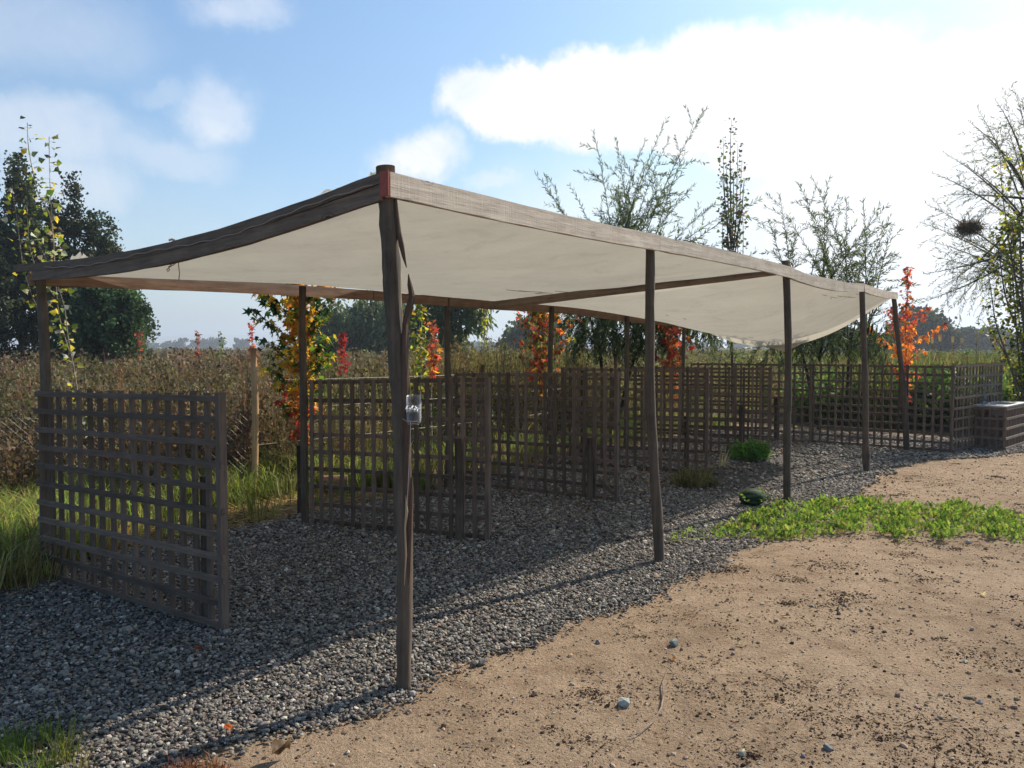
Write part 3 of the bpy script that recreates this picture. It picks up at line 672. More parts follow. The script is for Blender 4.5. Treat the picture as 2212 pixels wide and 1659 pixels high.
# ---------------------------------------------------------------- cut bottle hung on the corner post
def bottle():
    c = V(894, 886, PF[0].y-.055); r = .032
    m, t = newmat('clear_plastic')
    p = t.n('ShaderNodeBsdfPrincipled', {'Base Color': (.8, .82, .85, 1), 'Roughness': .15}); tr_ = t.n('ShaderNodeBsdfTransparent'); lw = t.n('ShaderNodeLayerWeight', {0: .35}).outputs['Facing']; mx = t.n('ShaderNodeMixShader', {0: t.m('MULTIPLY_ADD', lw, .42, .02), 1: tr_.outputs[0], 2: p.outputs[0]}); t.n('ShaderNodeOutputMaterial', {0: mx.outputs[0]})
    zt, zb = V(894, 853, c.y).z, V(894, 915, c.y).z
    root = empty('cut_bottle', (c.x, c.y, zb), 'clear cut-off plastic bottle of ash and butts tied to the split post', 'bottle')
    b = MB(); hgt = zt-zb; n = 24; v = []
    prof = [(0, .75), (.008, .95), (.03, 1.0), (.045, .98), (.06, 1.0), (.075, 1.0)]
    for z, k in prof: v += [(r*k*math.cos(a), r*k*math.sin(a), z+(.006*math.cos(5*a) if z < .005 else 0)) for a in np.arange(n)/n*2*math.pi]
    for lvl in (.5, 1.0):                              # cut slanting: high at the back and left, low in front
        for a in np.arange(n)/n*2*math.pi:
            top = .078+(hgt-.078)*(.5+.5*math.tanh(2.2*(math.sin(a-.3)+.25))); v.append((r*math.cos(a), r*math.sin(a), .075+(top-.075)*lvl))
    rows = len(prof)+2; q = [(i*n+j, i*n+(j+1) % n, (i+1)*n+(j+1) % n, (i+1)*n+j) for i in range(rows-1) for j in range(n)]
    b.add(v, [q, [list(range(n))[::-1]]]); o = b.build('bottle_shell', m, root, True); s = o.modifiers.new('t', 'SOLIDIFY'); s.thickness = .0006
    w2 = MB(); w2.tube([(-.01, -.034, .012), (-.012, -.036, -.08), (-.02, -.036, -.22), (-.028, -.03, -.36)], .0012, 5); w2.tube([(-.05, .01, .02), (-.03, -.034, .015), (.02, -.034, .012)], .0012, 5)
    w2.build('tie_wire', mat_plain('pale_wire', (.5, .48, .45), .4), root)
    s = MB(); s.tube([(c.x, c.y, zb+.004), (c.x, c.y, zb+.03), (c.x+.001, c.y, zb+.050)], [r*.85, r*.93, r*.90], 20, (.10, .085, .07), rough=.03)
    tag(s.build('ash', M_clod), 'dark wet ash and sand filling the bottom of the cut bottle', 'ash', kind='stuff')
    Mb = mat_plain('butt_paper', (.8, .78, .73), .8)
    for k in range(9):
        x, y = c.x+rs.normal()*.012, c.y-.004+rs.normal()*.010; a = rs.rand()*3; d = Vector((math.cos(a)*.011, math.sin(a)*.011, rs.rand()*.006))
        s = MB(); p = Vector((x, y, zb+.056+k*.0018)); s.tube([p-d, p+d], .0036, 8)
        tag(s.build('cigarette_butt', Mb), 'white cigarette butt lying on the ash in the cut bottle', 'cigarette butt', 'cigarette butts in the cut bottle')
bottle()
#VEG
# ---------------------------------------------------------------- plant helpers
def blades(n, h, spread, wid, lean, hv=.3):
    v = []; q = []; t3 = []; tc = []
    for k in range(n):
        a = rs.rand()*6.28; r = spread*math.sqrt(rs.rand()); b = np.array((math.cos(a)*r, math.sin(a)*r, 0)); a2 = a+rs.normal()*.8
        o = np.array((math.cos(a2), math.sin(a2), 0)); s = np.array((-o[1], o[0], 0)); hh = h*(1-hv+hv*2*rs.rand()); l = lean*(.3+rs.rand())*hh
        m = b+o*l*.35+np.array((0, 0, hh*.6)); tp = b+o*l*1.1+np.array((0, 0, hh*(1-.3*lean))); i = len(v)
        v += [b-s*wid/2, b+s*wid/2, m+s*wid*.4, m-s*wid*.4, tp]; q.append((i, i+1, i+2, i+3)); t3.append((i+3, i+2, i+4))
        c = .75+rs.rand()*.5; tc += [(c, c, c)]*5
    return np.array(v), [q, t3], np.array(tc)
def weed(nst, nleaf, h, wid, lsz, stc=(.9, .8, .7), up=.6, head=0):
    """bushy weed: thin stems with small leaves and seed heads"""
    v, q, tc = [], [], []
    for k in range(nst):
        a = rs.rand()*6.28; o = np.array((math.cos(a), math.sin(a), 0)); s = np.array((-o[1], o[0], 0))*.006*h
        b = o*rs.rand()*wid*.25; tp = o*wid*(.2+rs.rand()*.8)+np.array((0, 0, h*(.55+rs.rand()*.45))); mid = (b+tp)/2+np.array((0, 0, h*.08)); i = len(v)
        v += [b-s, b+s, mid+s, mid-s, tp]; q += [(i, i+1, i+2, i+3), (i+3, i+2, i+4, i+4)][:1]; v += [mid-s, mid+s, tp+s*.4, tp-s*.4]; q.append((i+5, i+6, i+7, i+8)); tc += [stc]*9
        for _ in range(nleaf):
            u = .15+rs.rand()**.7*.85; p = b+(tp-b)*u+rs.normal(size=3)*wid*.10; d = norm(o*.4+rs.normal(size=3)*.6+np.array((0, 0, up))); x = norm(np.cross(d, rs.normal(size=3))); L = lsz*(.5+rs.rand()); i = len(v)
            v += [p, p+d*L*.5+x*L*.28, p+d*L, p+d*L*.5-x*L*.28]; q.append((i, i+1, i+2, i+3)); c = .6+rs.rand()*.8; tc += [(c, c, c)]*4
    return np.array(v), [q], np.array(tc)
def place(mb, temps, pts, size, cols, tilt=.08):
    w_ = rs.randint(0, len(temps), len(pts))
    for k, (T, f, tc) in enumerate(temps):
        m = w_ == k; mb.scatter(T, f, pts[m], yaw(m.sum(), tilt), size[m], cols[m], tc)
def put_leaves(mb, T, pos, d, size, cols, up=None):
    mb.scatter(T[0], T[1], pos, basis(d, up), size, cols)

# ---------------------------------------------------------------- field of weeds beyond the wire fence
def zone_field(x, y):
    s_, t_ = ST(np.stack([x, y], -1)); return (t_ > 4.9+.35*np.sin(s_*1.3)) | (s_ > 14.2+.5*np.sin(t_*1.1)) | ((x < -4.3) & (y > 5.6))
RUST = [(.15, .095, .065), (.12, .09, .065), (.20, .13, .085), (.17, .135, .105), (.13, .105, .085), (.24, .17, .115), (.18, .16, .09), (.12, .12, .065), (.22, .19, .14)]
OLIV = [(.17, .16, .075), (.22, .18, .10), (.13, .13, .06), (.25, .21, .12), (.17, .13, .09)]
GREN = [(.09, .15, .03), (.13, .19, .05), (.16, .18, .06), (.07, .11, .03), (.19, .17, .07)]
wt_near = [weed(12, 26, 1, .34, .038) for _ in range(6)]
wt_mid = [weed(9, 20, 1, .38, .058) for _ in range(5)]
wt_far = [weed(6, 13, 1, .5, .11) for _ in range(5)]
fm = MB()
for (y0, y1, n, tm, h0) in ((5.6, 12, 1900, wt_near, 1.02), (12, 25, 2600, wt_mid, 1.10), (25, 60, 4200, wt_far, 1.10), (60, 240, 5200, wt_far, 1.2)):
    y = np.exp(rs.uniform(math.log(y0), math.log(y1), n)) if y1 > 12 else rs.uniform(y0, y1, n)
    x = rs.uniform(-.68, .68, n)*(y+1.5); k = zone_field(x, y); x, y = x[k], y[k]; b_ = x/y
    s_, t_ = ST(np.stack([x, y], -1))
    sz = h0*(.60+rs.rand(len(x))*.55)*(1+.20*np.sin(x*1.1+y*.3)*np.sin(y*.9-x*.4))
    sz *= np.where((y < 9) & (x < -2), .9, 1.0)*np.where(b_ > .42, .92, 1.0)
    edge = np.clip((np.minimum(np.abs(t_-4.9), 99)-.0)/1.2, 0, 1); sz *= np.where((t_ > 4.5) & (t_ < 6.2), .55+.45*edge, 1)
    cr, co, cg = pick(RUST, len(x)), pick(OLIV, len(x)), pick(GREN, len(x))
    wgt = rs.normal(size=len(x))*.12+b_+.08*np.sin(x*.9+y*.3)
    c = np.where((wgt < -.12)[:, None], cr, np.where((wgt < .36)[:, None], co, cg))
    pf = .95+.28*np.sin(x*.55+1.3*np.sin(y*.31))*np.sin(y*.42+x*.2)+.18*np.sin(x*1.9)*np.sin(y*1.3); c = c*pf[:, None]
    place(fm, tm, np.stack([x, y, x*0-.04], -1), np.stack([sz*(1.3 if y1 > 30 else 1)]*2+[sz], -1), vary(c, len(x), .18, .05))
tl = [weed(5, 26, 1, .16, .028, up=1.4) for _ in range(5)]
n = 260; px = rs.uniform(860, 1260, n); y = rs.uniform(12.5, 22, n); x = (px-1106)/1750*y; s_, t_ = ST(np.stack([x, y], -1)); k = t_ > 4.8; x, y = x[k], y[k]; hz_ = 1.25+rs.rand(len(x))*.65
place(fm, tl, np.stack([x, y, x*0-.04], -1), np.stack([hz_]*3, -1), vary(pick([(.20, .19, .08), (.16, .16, .07), (.25, .20, .10), (.22, .14, .08)], len(x)), len(x), .2, .05))
n = 150; y = rs.uniform(7.5, 20, n); x = rs.uniform(-.62, -.12, n)*y; s_, t_ = ST(np.stack([x, y], -1)); k = zone_field(x, y); x, y = x[k], y[k]; hz_ = 1.1+rs.rand(len(x))*.45
place(fm, tl, np.stack([x, y, x*0-.04], -1), np.stack([hz_]*3, -1), vary(pick([(.22, .15, .10), (.18, .12, .085), (.20, .19, .09)], len(x)), len(x), .2, .05))
tb = [weed(16, 40, 1, .6, .034, up=.5) for _ in range(4)]
n = 170; y = np.exp(rs.uniform(math.log(8), math.log(45), n)); x = rs.uniform(-.64, .62, n)*y; k = zone_field(x, y); x, y = x[k], y[k]; hz_ = 1.05+rs.rand(len(x))*.40
place(fm, tb, np.stack([x, y, x*0-.04], -1), np.stack([hz_]*3, -1), vary(pick([(.09, .11, .05), (.12, .12, .06), (.11, .075, .055), (.15, .15, .08)], len(x)), len(x), .2, .05))
tag(fm.build('weeds', M_dry), 'brown and olive dry weeds filling the field beyond the wire fence', 'weeds', kind='stuff')
# green shrubs and reeds beyond the far end wall
rm = MB(); n = 900; x = rs.uniform(6.5, 17, n); y = rs.uniform(15, 24, n); k = (x/y > .40) & (x/y < .75); x, y = x[k], y[k]
place(rm, [blades(16, 1.0, .16, .022, .28) for _ in range(4)], np.stack([x, y, x*0-.04], -1),   .85+rs.rand(len(x))*.50, vary(pick([(.13, .16, .05), (.22, .17, .06), (.10, .14, .04), (.24, .15, .05)], len(x)), len(x), .2, .08))
for (px, py, Y) in [(2014, 742, 20), (2030, 738, 20), (2058, 740, 21), (2110, 736, 19), (2168, 745, 20), (2078, 744, 20), (2150, 742, 20)]:
    p = V(px, py, Y); rm.tube([(p.x, p.y, .6), tuple(p)], .008, 4, (.3, .25, .15)); rm.tube([tuple(p), (p.x, p.y, p.z+.16)], .03, 6, (.55, .45, .35))
tag(rm.build('reeds', M_grass), 'green and golden reeds growing behind the far end wall', 'reeds', kind='stuff')
gs = MB(); n = 1500; x = rs.uniform(4.5, 19, n); y = rs.uniform(13.6, 19, n); s_, t_ = ST(np.stack([x, y], -1)); k = ((s_ > 14.0) & (x/y > .36)) & (x/y < .8); x, y = x[k], y[k]
place(gs, [weed(9, 22, 1, .45, .085, up=.3) for _ in range(5)], np.stack([x, y, x*0-.04], -1), .85+rs.rand(len(x))*.35, vary(pick([(.07, .14, .03), (.10, .18, .04), (.14, .19, .05), (.05, .10, .03)], len(x)), len(x), .2, .06))
tag(gs.build('undergrowth', M_leaf), 'leafy green undergrowth behind the far end wall and the sink', 'undergrowth', kind='stuff')

# ---------------------------------------------------------------- grass along the fence, straw mat, leaf litter
gm = MB(); GT = [blades(16, .30, .09, .010, .6) for _ in range(5)]; GL = [blades(14, .48, .14, .009, .7) for _ in range(5)]
n = 9000; s_ = rs.uniform(-4.5, 13, n); t_ = 3.2+rs.rand(n)*2.6; P = np.stack([P1.x+E.x*s_+N.x*t_, P1.y+E.y*s_+N.y*t_, s_*0-.03], -1)
dens = np.where(s_ < 3.8, .8, .13)*np.clip((t_-3.25-(.5 if 0 else 0))/.5, 0, 1)*(.35+.65*(np.sin(P[:, 0]*3.1)*np.sin(P[:, 1]*2.3+1) > -.3))
straw_z = (s_ > .2) & (s_ < 3.4) & (t_ < 4.15)
k = (rs.rand(n) < dens*np.where(straw_z, .05, 1)) & infrus(P[:, 0], P[:, 1], .6); P, s2, t2 = P[k], s_[k], t_[k]
c = vary(pick([(.16, .23, .05), (.21, .26, .07), (.26, .27, .10), (.28, .22, .11)], len(P), [.3, .25, .25, .2]), len(P), .2, .08)*np.where(s2 < 1.0, 1, .62)[:, None]
place(gm, GT, P, .6+rs.rand(len(P))*.8, c)
tall = P[(s2 < 1.0) | (rs.rand(len(P)) < .12)][:1500]
place(gm, GL, tall+np.array((0, 0, 0)), .5+rs.rand(len(tall))*.5, vary(pick([(.18, .26, .04), (.26, .30, .08), (.34, .30, .13)], len(tall)), len(tall), .2, .08))
# left of the nearest panel, and the corner at the bottom of the picture
n = 1000; x = rs.uniform(-5.2, -2.95, n); y = rs.uniform(4.55, 6.4, n); k = (x < -3.02+.12*np.sin(y*9)) & (x/y > -.75); P = np.stack([x[k], y[k], x[k]*0-.03], -1)
place(gm, GL+GT, P, .45+rs.rand(len(P))*.5, vary(pick([(.22, .28, .06), (.30, .32, .10), (.36, .31, .14), (.24, .19, .10)], len(P)), len(P), .22, .08))
n = 70; x = rs.uniform(-1.95, -1.40, n); y = rs.uniform(2.35, 3.05, n); k = (x+1.66)*1.0+(y-2.95)*.8 < .02; P = np.stack([x[k], y[k], x[k]*0], -1)
place(gm, GT, P, .22+rs.rand(len(P))*.25, vary(pick([(.12, .18, .03), (.16, .16, .05)], len(P)), len(P), .2, .08))
tag(gm.build('grass', M_grass), 'bright and yellowing grass along the back edge of the gravel', 'grass', kind='stuff')
sm_ = MB(); n = 5200; s_ = rs.uniform(-.2, 3.4, n); t_ = rs.normal(3.75, .28, n); k = t_ > 3.25; s_, t_ = s_[k], t_[k]; n = len(s_)
P = np.stack([P1.x+E.x*s_+N.x*t_, P1.y+E.y*s_+N.y*t_, -.02+rs.rand(n)*.05], -1); a = rs.rand(n)*6.28; d = np.stack([np.cos(a), np.sin(a), rs.normal(size=n)*.12], -1)
sm_.scatter([(-.5, 0, 0), (.5, 0, 0), (.5, 1, 0), (-.5, 1, 0)], [[(0, 1, 2, 3)]], P, basis(d), np.stack([np.full(n, .005), .08+rs.rand(n)*.22, np.ones(n)], -1), vary((.42, .31, .16), n, .3, .08))
tag(sm_.build('straw', M_dry), 'mown yellow straw lying at the edge of the gravel', 'straw', kind='stuff')
# soil and dead leaves under the back fence
lm = MB(); n = 16000; s_ = rs.uniform(-3, 14, n); t_ = rs.uniform(1.2, 5.6, n); t_ = np.where((s_ < 3.5) & (t_ < 3.3), 99, t_); k = t_ < 50
s_, t_ = s_[k], t_[k]; k = (t_ > 3.2) | (rs.rand(len(s_)) < .16); s_, t_ = s_[k], t_[k]; n = len(s_)
P = np.stack([P1.x+E.x*s_+N.x*t_, P1.y+E.y*s_+N.y*t_, np.where(t_ > 3.4, 0.0, .03)+rs.rand(n)*.015], -1); k = infrus(P[:, 0], P[:, 1], .5); P = P[k]; n = len(P)
nn = norm(np.array((0, 0, 1.))+rs.normal(size=(n, 3))*.35); d = norm(np.cross(nn, rs.normal(size=(n, 3))))
lm.scatter(L_QUAD[0], L_QUAD[1], P, np.stack([norm(np.cross(d, nn)), d, nn], -1), .015+rs.rand(n)*.05, vary(pick([(.20, .12, .07), (.14, .09, .055), (.30, .19, .10), (.36, .26, .17), (.30, .08, .04)], n, [.35, .3, .2, .1, .05]), n, .2, .06))
tag(lm.build('leaf_litter', M_dry), 'dead brown leaves strewn among the panels and along the back fence', 'leaf litter', kind='stuff')

# ---------------------------------------------------------------- litter of the bare yard
dm = MB(); n = 26000; y = 1.6+rs.rand(n)**1.3*11.5; x = rs.uniform(-.9, .75, n)*y; s_, t_ = ST(np.stack([x, y], -1)); k = (~inpoly(x, y, gr_poly)) & (t_ < .5) & (s_ < 13.3) & (s_ > -4)
P = np.stack([x[k], y[k], undulate(x[k], y[k])-.001], -1); n = len(P)
stones(dm, P, .0022+rs.gamma(1.6, .0016, n)*(1+P[:, 1]*.05), vary(pick([(.33, .23, .15), (.26, .18, .12), (.42, .32, .22), (.16, .11, .08), (.25, .24, .23)], n, [.40, .29, .15, .15, .01]), n, .2, .05), flat=.7)
n = 190; y = 1.8+rs.rand(n)*9.5; x = rs.uniform(-.3, .72, n)*y; s_, t_ = ST(np.stack([x, y], -1)); k = (~inpoly(x, y, gr_poly)) & (t_ < 0)
P = np.stack([x[k], y[k], undulate(x[k], y[k])], -1); n = len(P)
stones(dm, P, .007+rs.gamma(2, .0035, n), vary(pick([(.36, .28, .22), (.22, .19, .17), (.42, .36, .30), (.20, .13, .10)], n), n, .15, .05), flat=.75)
tag(dm.build('clods_and_pebbles', M_clod), 'small clods and pebbles scattered on the bare brown yard', 'pebbles', kind='stuff')
tm = MB(); cen = []
for _ in range(520):
    y = 1.9+rs.rand()**.8*9.8; cen.append((rs.uniform(-.25, .72)*y, y, .03+rs.rand()**2*.16, int(4+rs.gamma(1.1, 19))))
for (px, py, r, n) in ((1800, 1225, .16, 150), (1840, 1290, .10, 90), (1990, 1250, .1, 60), (1810, 1310, .14, 90), (1900, 1370, .15, 90), (1620, 1510, .22, 180), (1800, 1560, .16, 80), (1320, 1500, .14, 120), (1270, 1600, .10, 80), (2130, 1420, .16, 150), (2040, 1600, .25, 220), (1900, 1600, .22, 180), (1740, 1480, .16, 120), (2160, 1640, .25, 220), (1420, 1330, .13, 90), (2030, 1060, .5, 200), (2120, 1040, .6, 240), (1950, 1040, .4, 120)):
    g_ = G(px, py); cen.append((g_.x, g_.y, r, n))
P = []
for (x, y, r, n) in cen: P.append(np.stack([x+rs.normal(size=n)*r*.8, y+rs.normal(size=n)*r*.6], -1))
n = 5200; y = 1.7+rs.rand(n)**1.2*11; P.append(np.stack([rs.uniform(-.4, .74, n)*y, y], -1)); P = np.concatenate(P); crumbs = P[rs.rand(len(P)) < .9]; P = P[rs.rand(len(P)) < .45]
s_, t_ = ST(P); k = (~inpoly(P[:, 0], P[:, 1], gr_poly)) & (t_ < 0) & (s_ < 13); P = P[k]; n = len(P); P = np.concatenate([P, (undulate(P[:, 0], P[:, 1])+.001+rs.rand(n)*.008)[:, None]], 1)
a = rs.rand(n)*6.28; d = np.stack([np.cos(a), np.sin(a), rs.normal(size=n)*.25], -1); L_ = .004+rs.gamma(1.4, .008, n)
tm.scatter([(-.5, 0, 0), (.5, 0, 0), (.35, 1, 0), (-.35, 1, 0), (0, 0, .5), (0, 1, .4)], [[(0, 1, 2, 3), (0, 4, 5, 3)]], P, basis(d, (0, 0, 2)), np.stack([.0015+L_*.07*rs.rand(n), L_, np.full(n, .006)], -1), vary(pick([(.06, .04, .03), (.11, .075, .05), (.20, .14, .09), (.40, .32, .22)], n, [.45, .3, .2, .05]), n, .2, .05))
crumbs = np.concatenate([crumbs+rs.normal(size=crumbs.shape)*.012, crumbs+rs.normal(size=crumbs.shape)*.02, crumbs+rs.normal(size=crumbs.shape)*.03]); s_, t_ = ST(crumbs); k = (~inpoly(crumbs[:, 0], crumbs[:, 1], gr_poly)) & (t_ < 0) & (s_ < 13); crumbs = crumbs[k]; n = len(crumbs)
stones(tm, np.concatenate([crumbs, undulate(crumbs[:, 0], crumbs[:, 1])[:, None]], 1), .001+rs.gamma(1.4, .0012, n)*(1+crumbs[:, 1]*.04), vary(pick([(.055, .038, .028), (.10, .065, .045), (.15, .10, .07)], n), n, .2, .05), flat=.6)
tag(tm.build('plant_debris', M_dry), 'dark crumbled weeds and bits of twig lying on the bare yard', 'debris', kind='stuff')
# single things lying about
tw = MB(); pts = [G(x, y, z) for x, y, z in ((1442, 1447, .012), (1431, 1475, .02), (1434, 1500, .018), (1428, 1530, .015), (1410, 1560, .012), (1380, 1583, .012), (1355, 1592, .01))]
tw.tube(pts, [.0015, .003, .0035, .0035, .003, .0025, .0015], 6, (.26, .19, .14)); tag(tw.build('twig', M_bark), 'long curved dry twig lying on the bare ground right of the corner post', 'twig')
def fallen(px, py, sz, c, label, curl=.35):
    p = G(px, py); b = MB(); v = []; f = []; nn_ = 9
    for i in range(nn_):
        u = i/(nn_-1); wv = math.sin(math.pi*min(u*1.02, 1))**.7*.45
        for k in (-1, -.5, 0, .5, 1): v.append((wv*k*(1-.2*abs(k)), u-.5, curl*abs(k)**1.6*wv*1.6+.08*math.sin(u*8+k)+.03))
    for i in range(nn_-1):
        for k in range(4): a_ = i*5+k; f.append((a_, a_+1, a_+6, a_+5))
    b.add(np.array(v)*sz, [f], c); o = b.build('fallen_leaf', M_red, smooth=True); o.location = (p.x, p.y, .035 if px < 900 else .012); o.rotation_euler = (.15, .1, rs.rand()*6)
    s = o.modifiers.new('t', 'SOLIDIFY'); s.thickness = .0008; tag(o, label, 'leaf'); return o
fallen(492, 1592, .042, (.60, .22, .06), 'curled orange leaf lying on the sunlit gravel left of the corner post')
fallen(607, 1646, .085, (.20, .13, .07), 'large crumpled brown leaf at the bottom edge of the gravel', .7)
fallen(430, 1416, .05, (.35, .12, .06), 'flat rusty leaf on the shaded gravel near the nearest panel')
fallen(1455, 1428, .035, (.48, .34, .20), 'small tan leaf on the bare ground above the curved twig')
fallen(2125, 1288, .04, (.75, .70, .62), 'pale dry leaf on the bare ground at the right edge')
rb = MB(); n = 90
P = np.array([tuple(G(rs.normal(410, 30), 1684, 0)) for _ in range(n)]); P[:, 1] += rs.normal(size=n)*.03; P = P[::2]; n = len(P)
place(rb, [blades(9, .055, .025, .004, .5)], P, .7+rs.rand(n)*.6, vary(pick([(.20, .075, .05), (.26, .14, .08)], n), n, .2, .06)); rb_o = rb.build('grass_tuft', M_grass)
tag(rb_o, 'low reddish tuft of grass at the bottom edge beside the gravel', 'grass tuft')
def tuft(px, py, n, h, spread, cols, label, name, tmpl=None, mat=None):
    c = G(px, py); b = MB(); pts = np.stack([rs.normal(size=n)*spread, rs.normal(size=n)*spread*.8, np.full(n, -.01)], -1)
    place(b, tmpl or [blades(14, h, .05, .006, .9) for _ in range(3)], pts, .6+rs.rand(n)*.6, vary(pick(cols, n), n, .2, .07), .3)
    o = b.build(name, mat or M_grass); o.location = (c.x, c.y, .01); return tag(o, label, 'grass tuft' if 'grass' in name else 'plant')
tuft(1505, 1050, 60, .20, .12, [(.10, .11, .04), (.15, .14, .06), (.24, .20, .10)], 'spiky grey green grass tuft in front of the fourth panel', 'grass_tuft')
tuft(1622, 996, 60, .22, .09, [(.08, .20, .03), (.12, .26, .04)], 'small bright green bush at the foot of the fifth panel', 'green_bush', [weed(7, 22, .23, .12, .028, (.4, .6, .3), .4) for _ in range(3)], M_leaf)
tuft(1560, 1010, 8, .25, .02, [(.55, .48, .35)], 'dry pale stalks beside the spiky grass tuft', 'dry_stalks', [blades(2, .25, .03, .012, .2)])

# melon and its vine
c = G(1625, 1094); v, f = I2; bmv = MB()
import bmesh
bm = bmesh.new(); bmesh.ops.create_icosphere(bm, subdivisions=4, radius=1); bm.verts.ensure_lookup_table(); mv = np.array([q.co[:] for q in bm.verts]); mf = np.array([[q.index for q in ff.verts] for ff in bm.faces]); bm.free()
bmv.add(mv*np.array((.125, .105, .082)), [mf])
m_, t = newmat('melon_rind'); oc = t.n('ShaderNodeTexCoord').outputs['Object']; so_ = t.n('ShaderNodeSeparateXYZ', {0: oc}); an = t.m('ARCTAN2', so_.outputs[2], so_.outputs[1])
nz = t.noise(oc, 30, 4).outputs['Fac']; sp_ = t.m('SINE', t.m('ADD', t.m('MULTIPLY', an, 9), t.m('MULTIPLY', nz, 3)))
cr_ = t.ramp(sp_, [(.35, (.010, .026, .010)), (.7, (.035, .07, .025))]); p_ = t.n('ShaderNodeBsdfPrincipled', {'Base Color': cr_, 'Roughness': .75, 'Specular IOR Level': .2}); t.n('ShaderNodeOutputMaterial', {0: p_.outputs[0]})
ml = bmv.build('melon', m_, smooth=True); ml.location = (c.x, c.y, .088); ml.rotation_euler = (0, 0, .2); tag(ml, 'dark green melon lying on the gravel at the end of the leafy vine', 'melon')
vpoly = [tuple(G(x, y))[:2] for x, y in ((1435, 1172), (1500, 1152), (1590, 1135), (1600, 1112), (1640, 1118), (1690, 1095), (1750, 1092), (1850, 1082), (1960, 1098), (2080, 1098), (2212, 1118), (2400, 1125), (2400, 1200), (2190, 1178), (2130, 1165), (2100, 1155), (2035, 1175), (2000, 1150), (1950, 1182), (1935, 1160), (1830, 1152), (1750, 1168), (1650, 1172), (1560, 1165), (1500, 1168))]
vm_ = MB(); vp = np.array(vpoly); n = 52000; x = rs.uniform(vp[:, 0].min(), vp[:, 0].max(), n); y = rs.uniform(vp[:, 1].min(), vp[:, 1].max(), n)
k = inpoly(x+rs.normal(size=n)*.03, y+rs.normal(size=n)*.03, vpoly); x, y = x[k], y[k]
cl_ = np.sin(x*11+y*3)*np.sin(y*13-x*4)+.6*np.sin(x*27)*np.sin(y*31); k = rs.rand(len(x)) < np.clip(.32+.55*cl_, .06, 1)*np.where(x < G(1600, 1140).x, .5, 1); x, y, cl_ = x[k], y[k], cl_[k]; n = len(x)
hgt = .010+.075*rs.rand(n)**1.5*np.clip(.5+.6*cl_, .2, 1.3)
d = norm(np.stack([rs.normal(size=n)*.6, rs.normal(size=n)*.6, .55+rs.rand(n)*.6], -1))
def lobed():
    v = [(0, 0, 0)]; f = []
    for (yy, ww, sw) in ((.15, .05, 0), (.28, .30, .12), (.42, .09, .0), (.56, .34, .14), (.70, .07, 0), (.84, .20, .1), (1.0, .0, 0)):
        v += [(-ww, yy+sw, ww*.2), (ww, yy+sw, ww*.2)]
    k = 7
    f3 = [(0, 2, 1)]
    q = [(1+2*i, 2+2*i, 4+2*i, 3+2*i) for i in range(k-1)]
    return np.array(v), [q, f3]
LV = lobed(); vm_.scatter(LV[0]*np.array((.8, 1, 1)), LV[1], np.stack([x, y, hgt*.8], -1), basis(d), .026+rs.rand(n)*.034, vary(pick([(.14, .23, .04), (.20, .28, .055), (.085, .16, .03), (.26, .30, .08), (.24, .19, .07)], n, [.33, .27, .25, .1, .05]), n, .15, .06))
for _ in range(9):
    a_ = rs.rand()*6.28; q_ = np.array((c.x+.11*math.cos(a_), c.y-.10+.05*math.sin(a_), .05+rs.rand()*.09)); put_leaves(vm_, LV, q_+rs.normal(size=(5, 3))*.03, rs.normal(size=(5, 3))+np.array((0, 0, .6)), np.full(5, .04), vary((.14, .23, .04), 5))
for _ in range(40):
    a0 = rs.randint(0, len(x)); P = curve((x[a0], y[a0], .02), (rs.normal()+.6, rs.normal()*.3, 0.0), .9, 10, 0, .12); P[:, 2] = .018+.01*np.sin(np.arange(10)*1.3)
    if inpoly(P[-1:, 0], P[-1:, 1], vpoly)[0]: vm_.tube(P, .0035, 4, (.30, .34, .12))
vm_.tube([G(1440, 1170, .03), G(1500, 1163, .035), G(1560, 1160, .03), G(1620, 1158, .03), G(1700, 1163, .03)], .004, 5, (.4, .42, .18))
tag(vm_.build('melon_vine', M_leaf), 'bright green melon vine spreading over gravel and bare ground', 'vine', kind='stuff')

# ---------------------------------------------------------------- wire fences
def stakepost(parent, p, h, r, tone=(1, .9, .75), name='post'):
    mb = MB(); z = np.linspace(-.1, h, 10); mb.tube([(.008*math.sin(q*5+p.x), 0.006*math.cos(q*4), q) for q in z], r*(1+rs.normal(size=10)*.04), 8, tone, rough=.12)
    o = mb.build(name, M_stk, parent, True); o.location = p; return o
M_stk = mat_wood('fence_stake', (.16, .11, .065), (.36, .26, .16), 2, .8)
FW = G(553, 1066)
nf = empty('wire_fence', (0, 0, 0), 'near wire fence with netting and a thick round stake behind the gravel', 'wire fence')
FL = Vector((-6.4, 6.95, 0)); FR = FW+E*7.5+N*.1
stakepost(nf, FW, 1.49, .034, (1.9, 1.65, 1.35)); stakepost(nf, FL, 1.45, .033); stakepost(nf, FW.lerp(FR, .5), 1.25, .03, (.6, .5, .42)); stakepost(nf, FR, 1.35, .03, (.6, .5, .42))
M_wire = mat_plain('galvanised_wire', (.27, .25, .22), .5, .3)
mb = MB()
for z in (1.16, .86, .5):
    for a_, b_ in ((FL, FW), (FW, FR)):
        mb.tube([a_.lerp(b_, u)+Vector((0, 0, z-.03*math.sin(math.pi*u))) for u in np.linspace(0, 1, 9)], .0015 if z > 1 else .0012, 4)
mb.build('wire', M_wire, nf)
mb = MB(); L_ = (FW-FL).length; dF = (FW-FL).normalized(); h_ = .84; st = .085
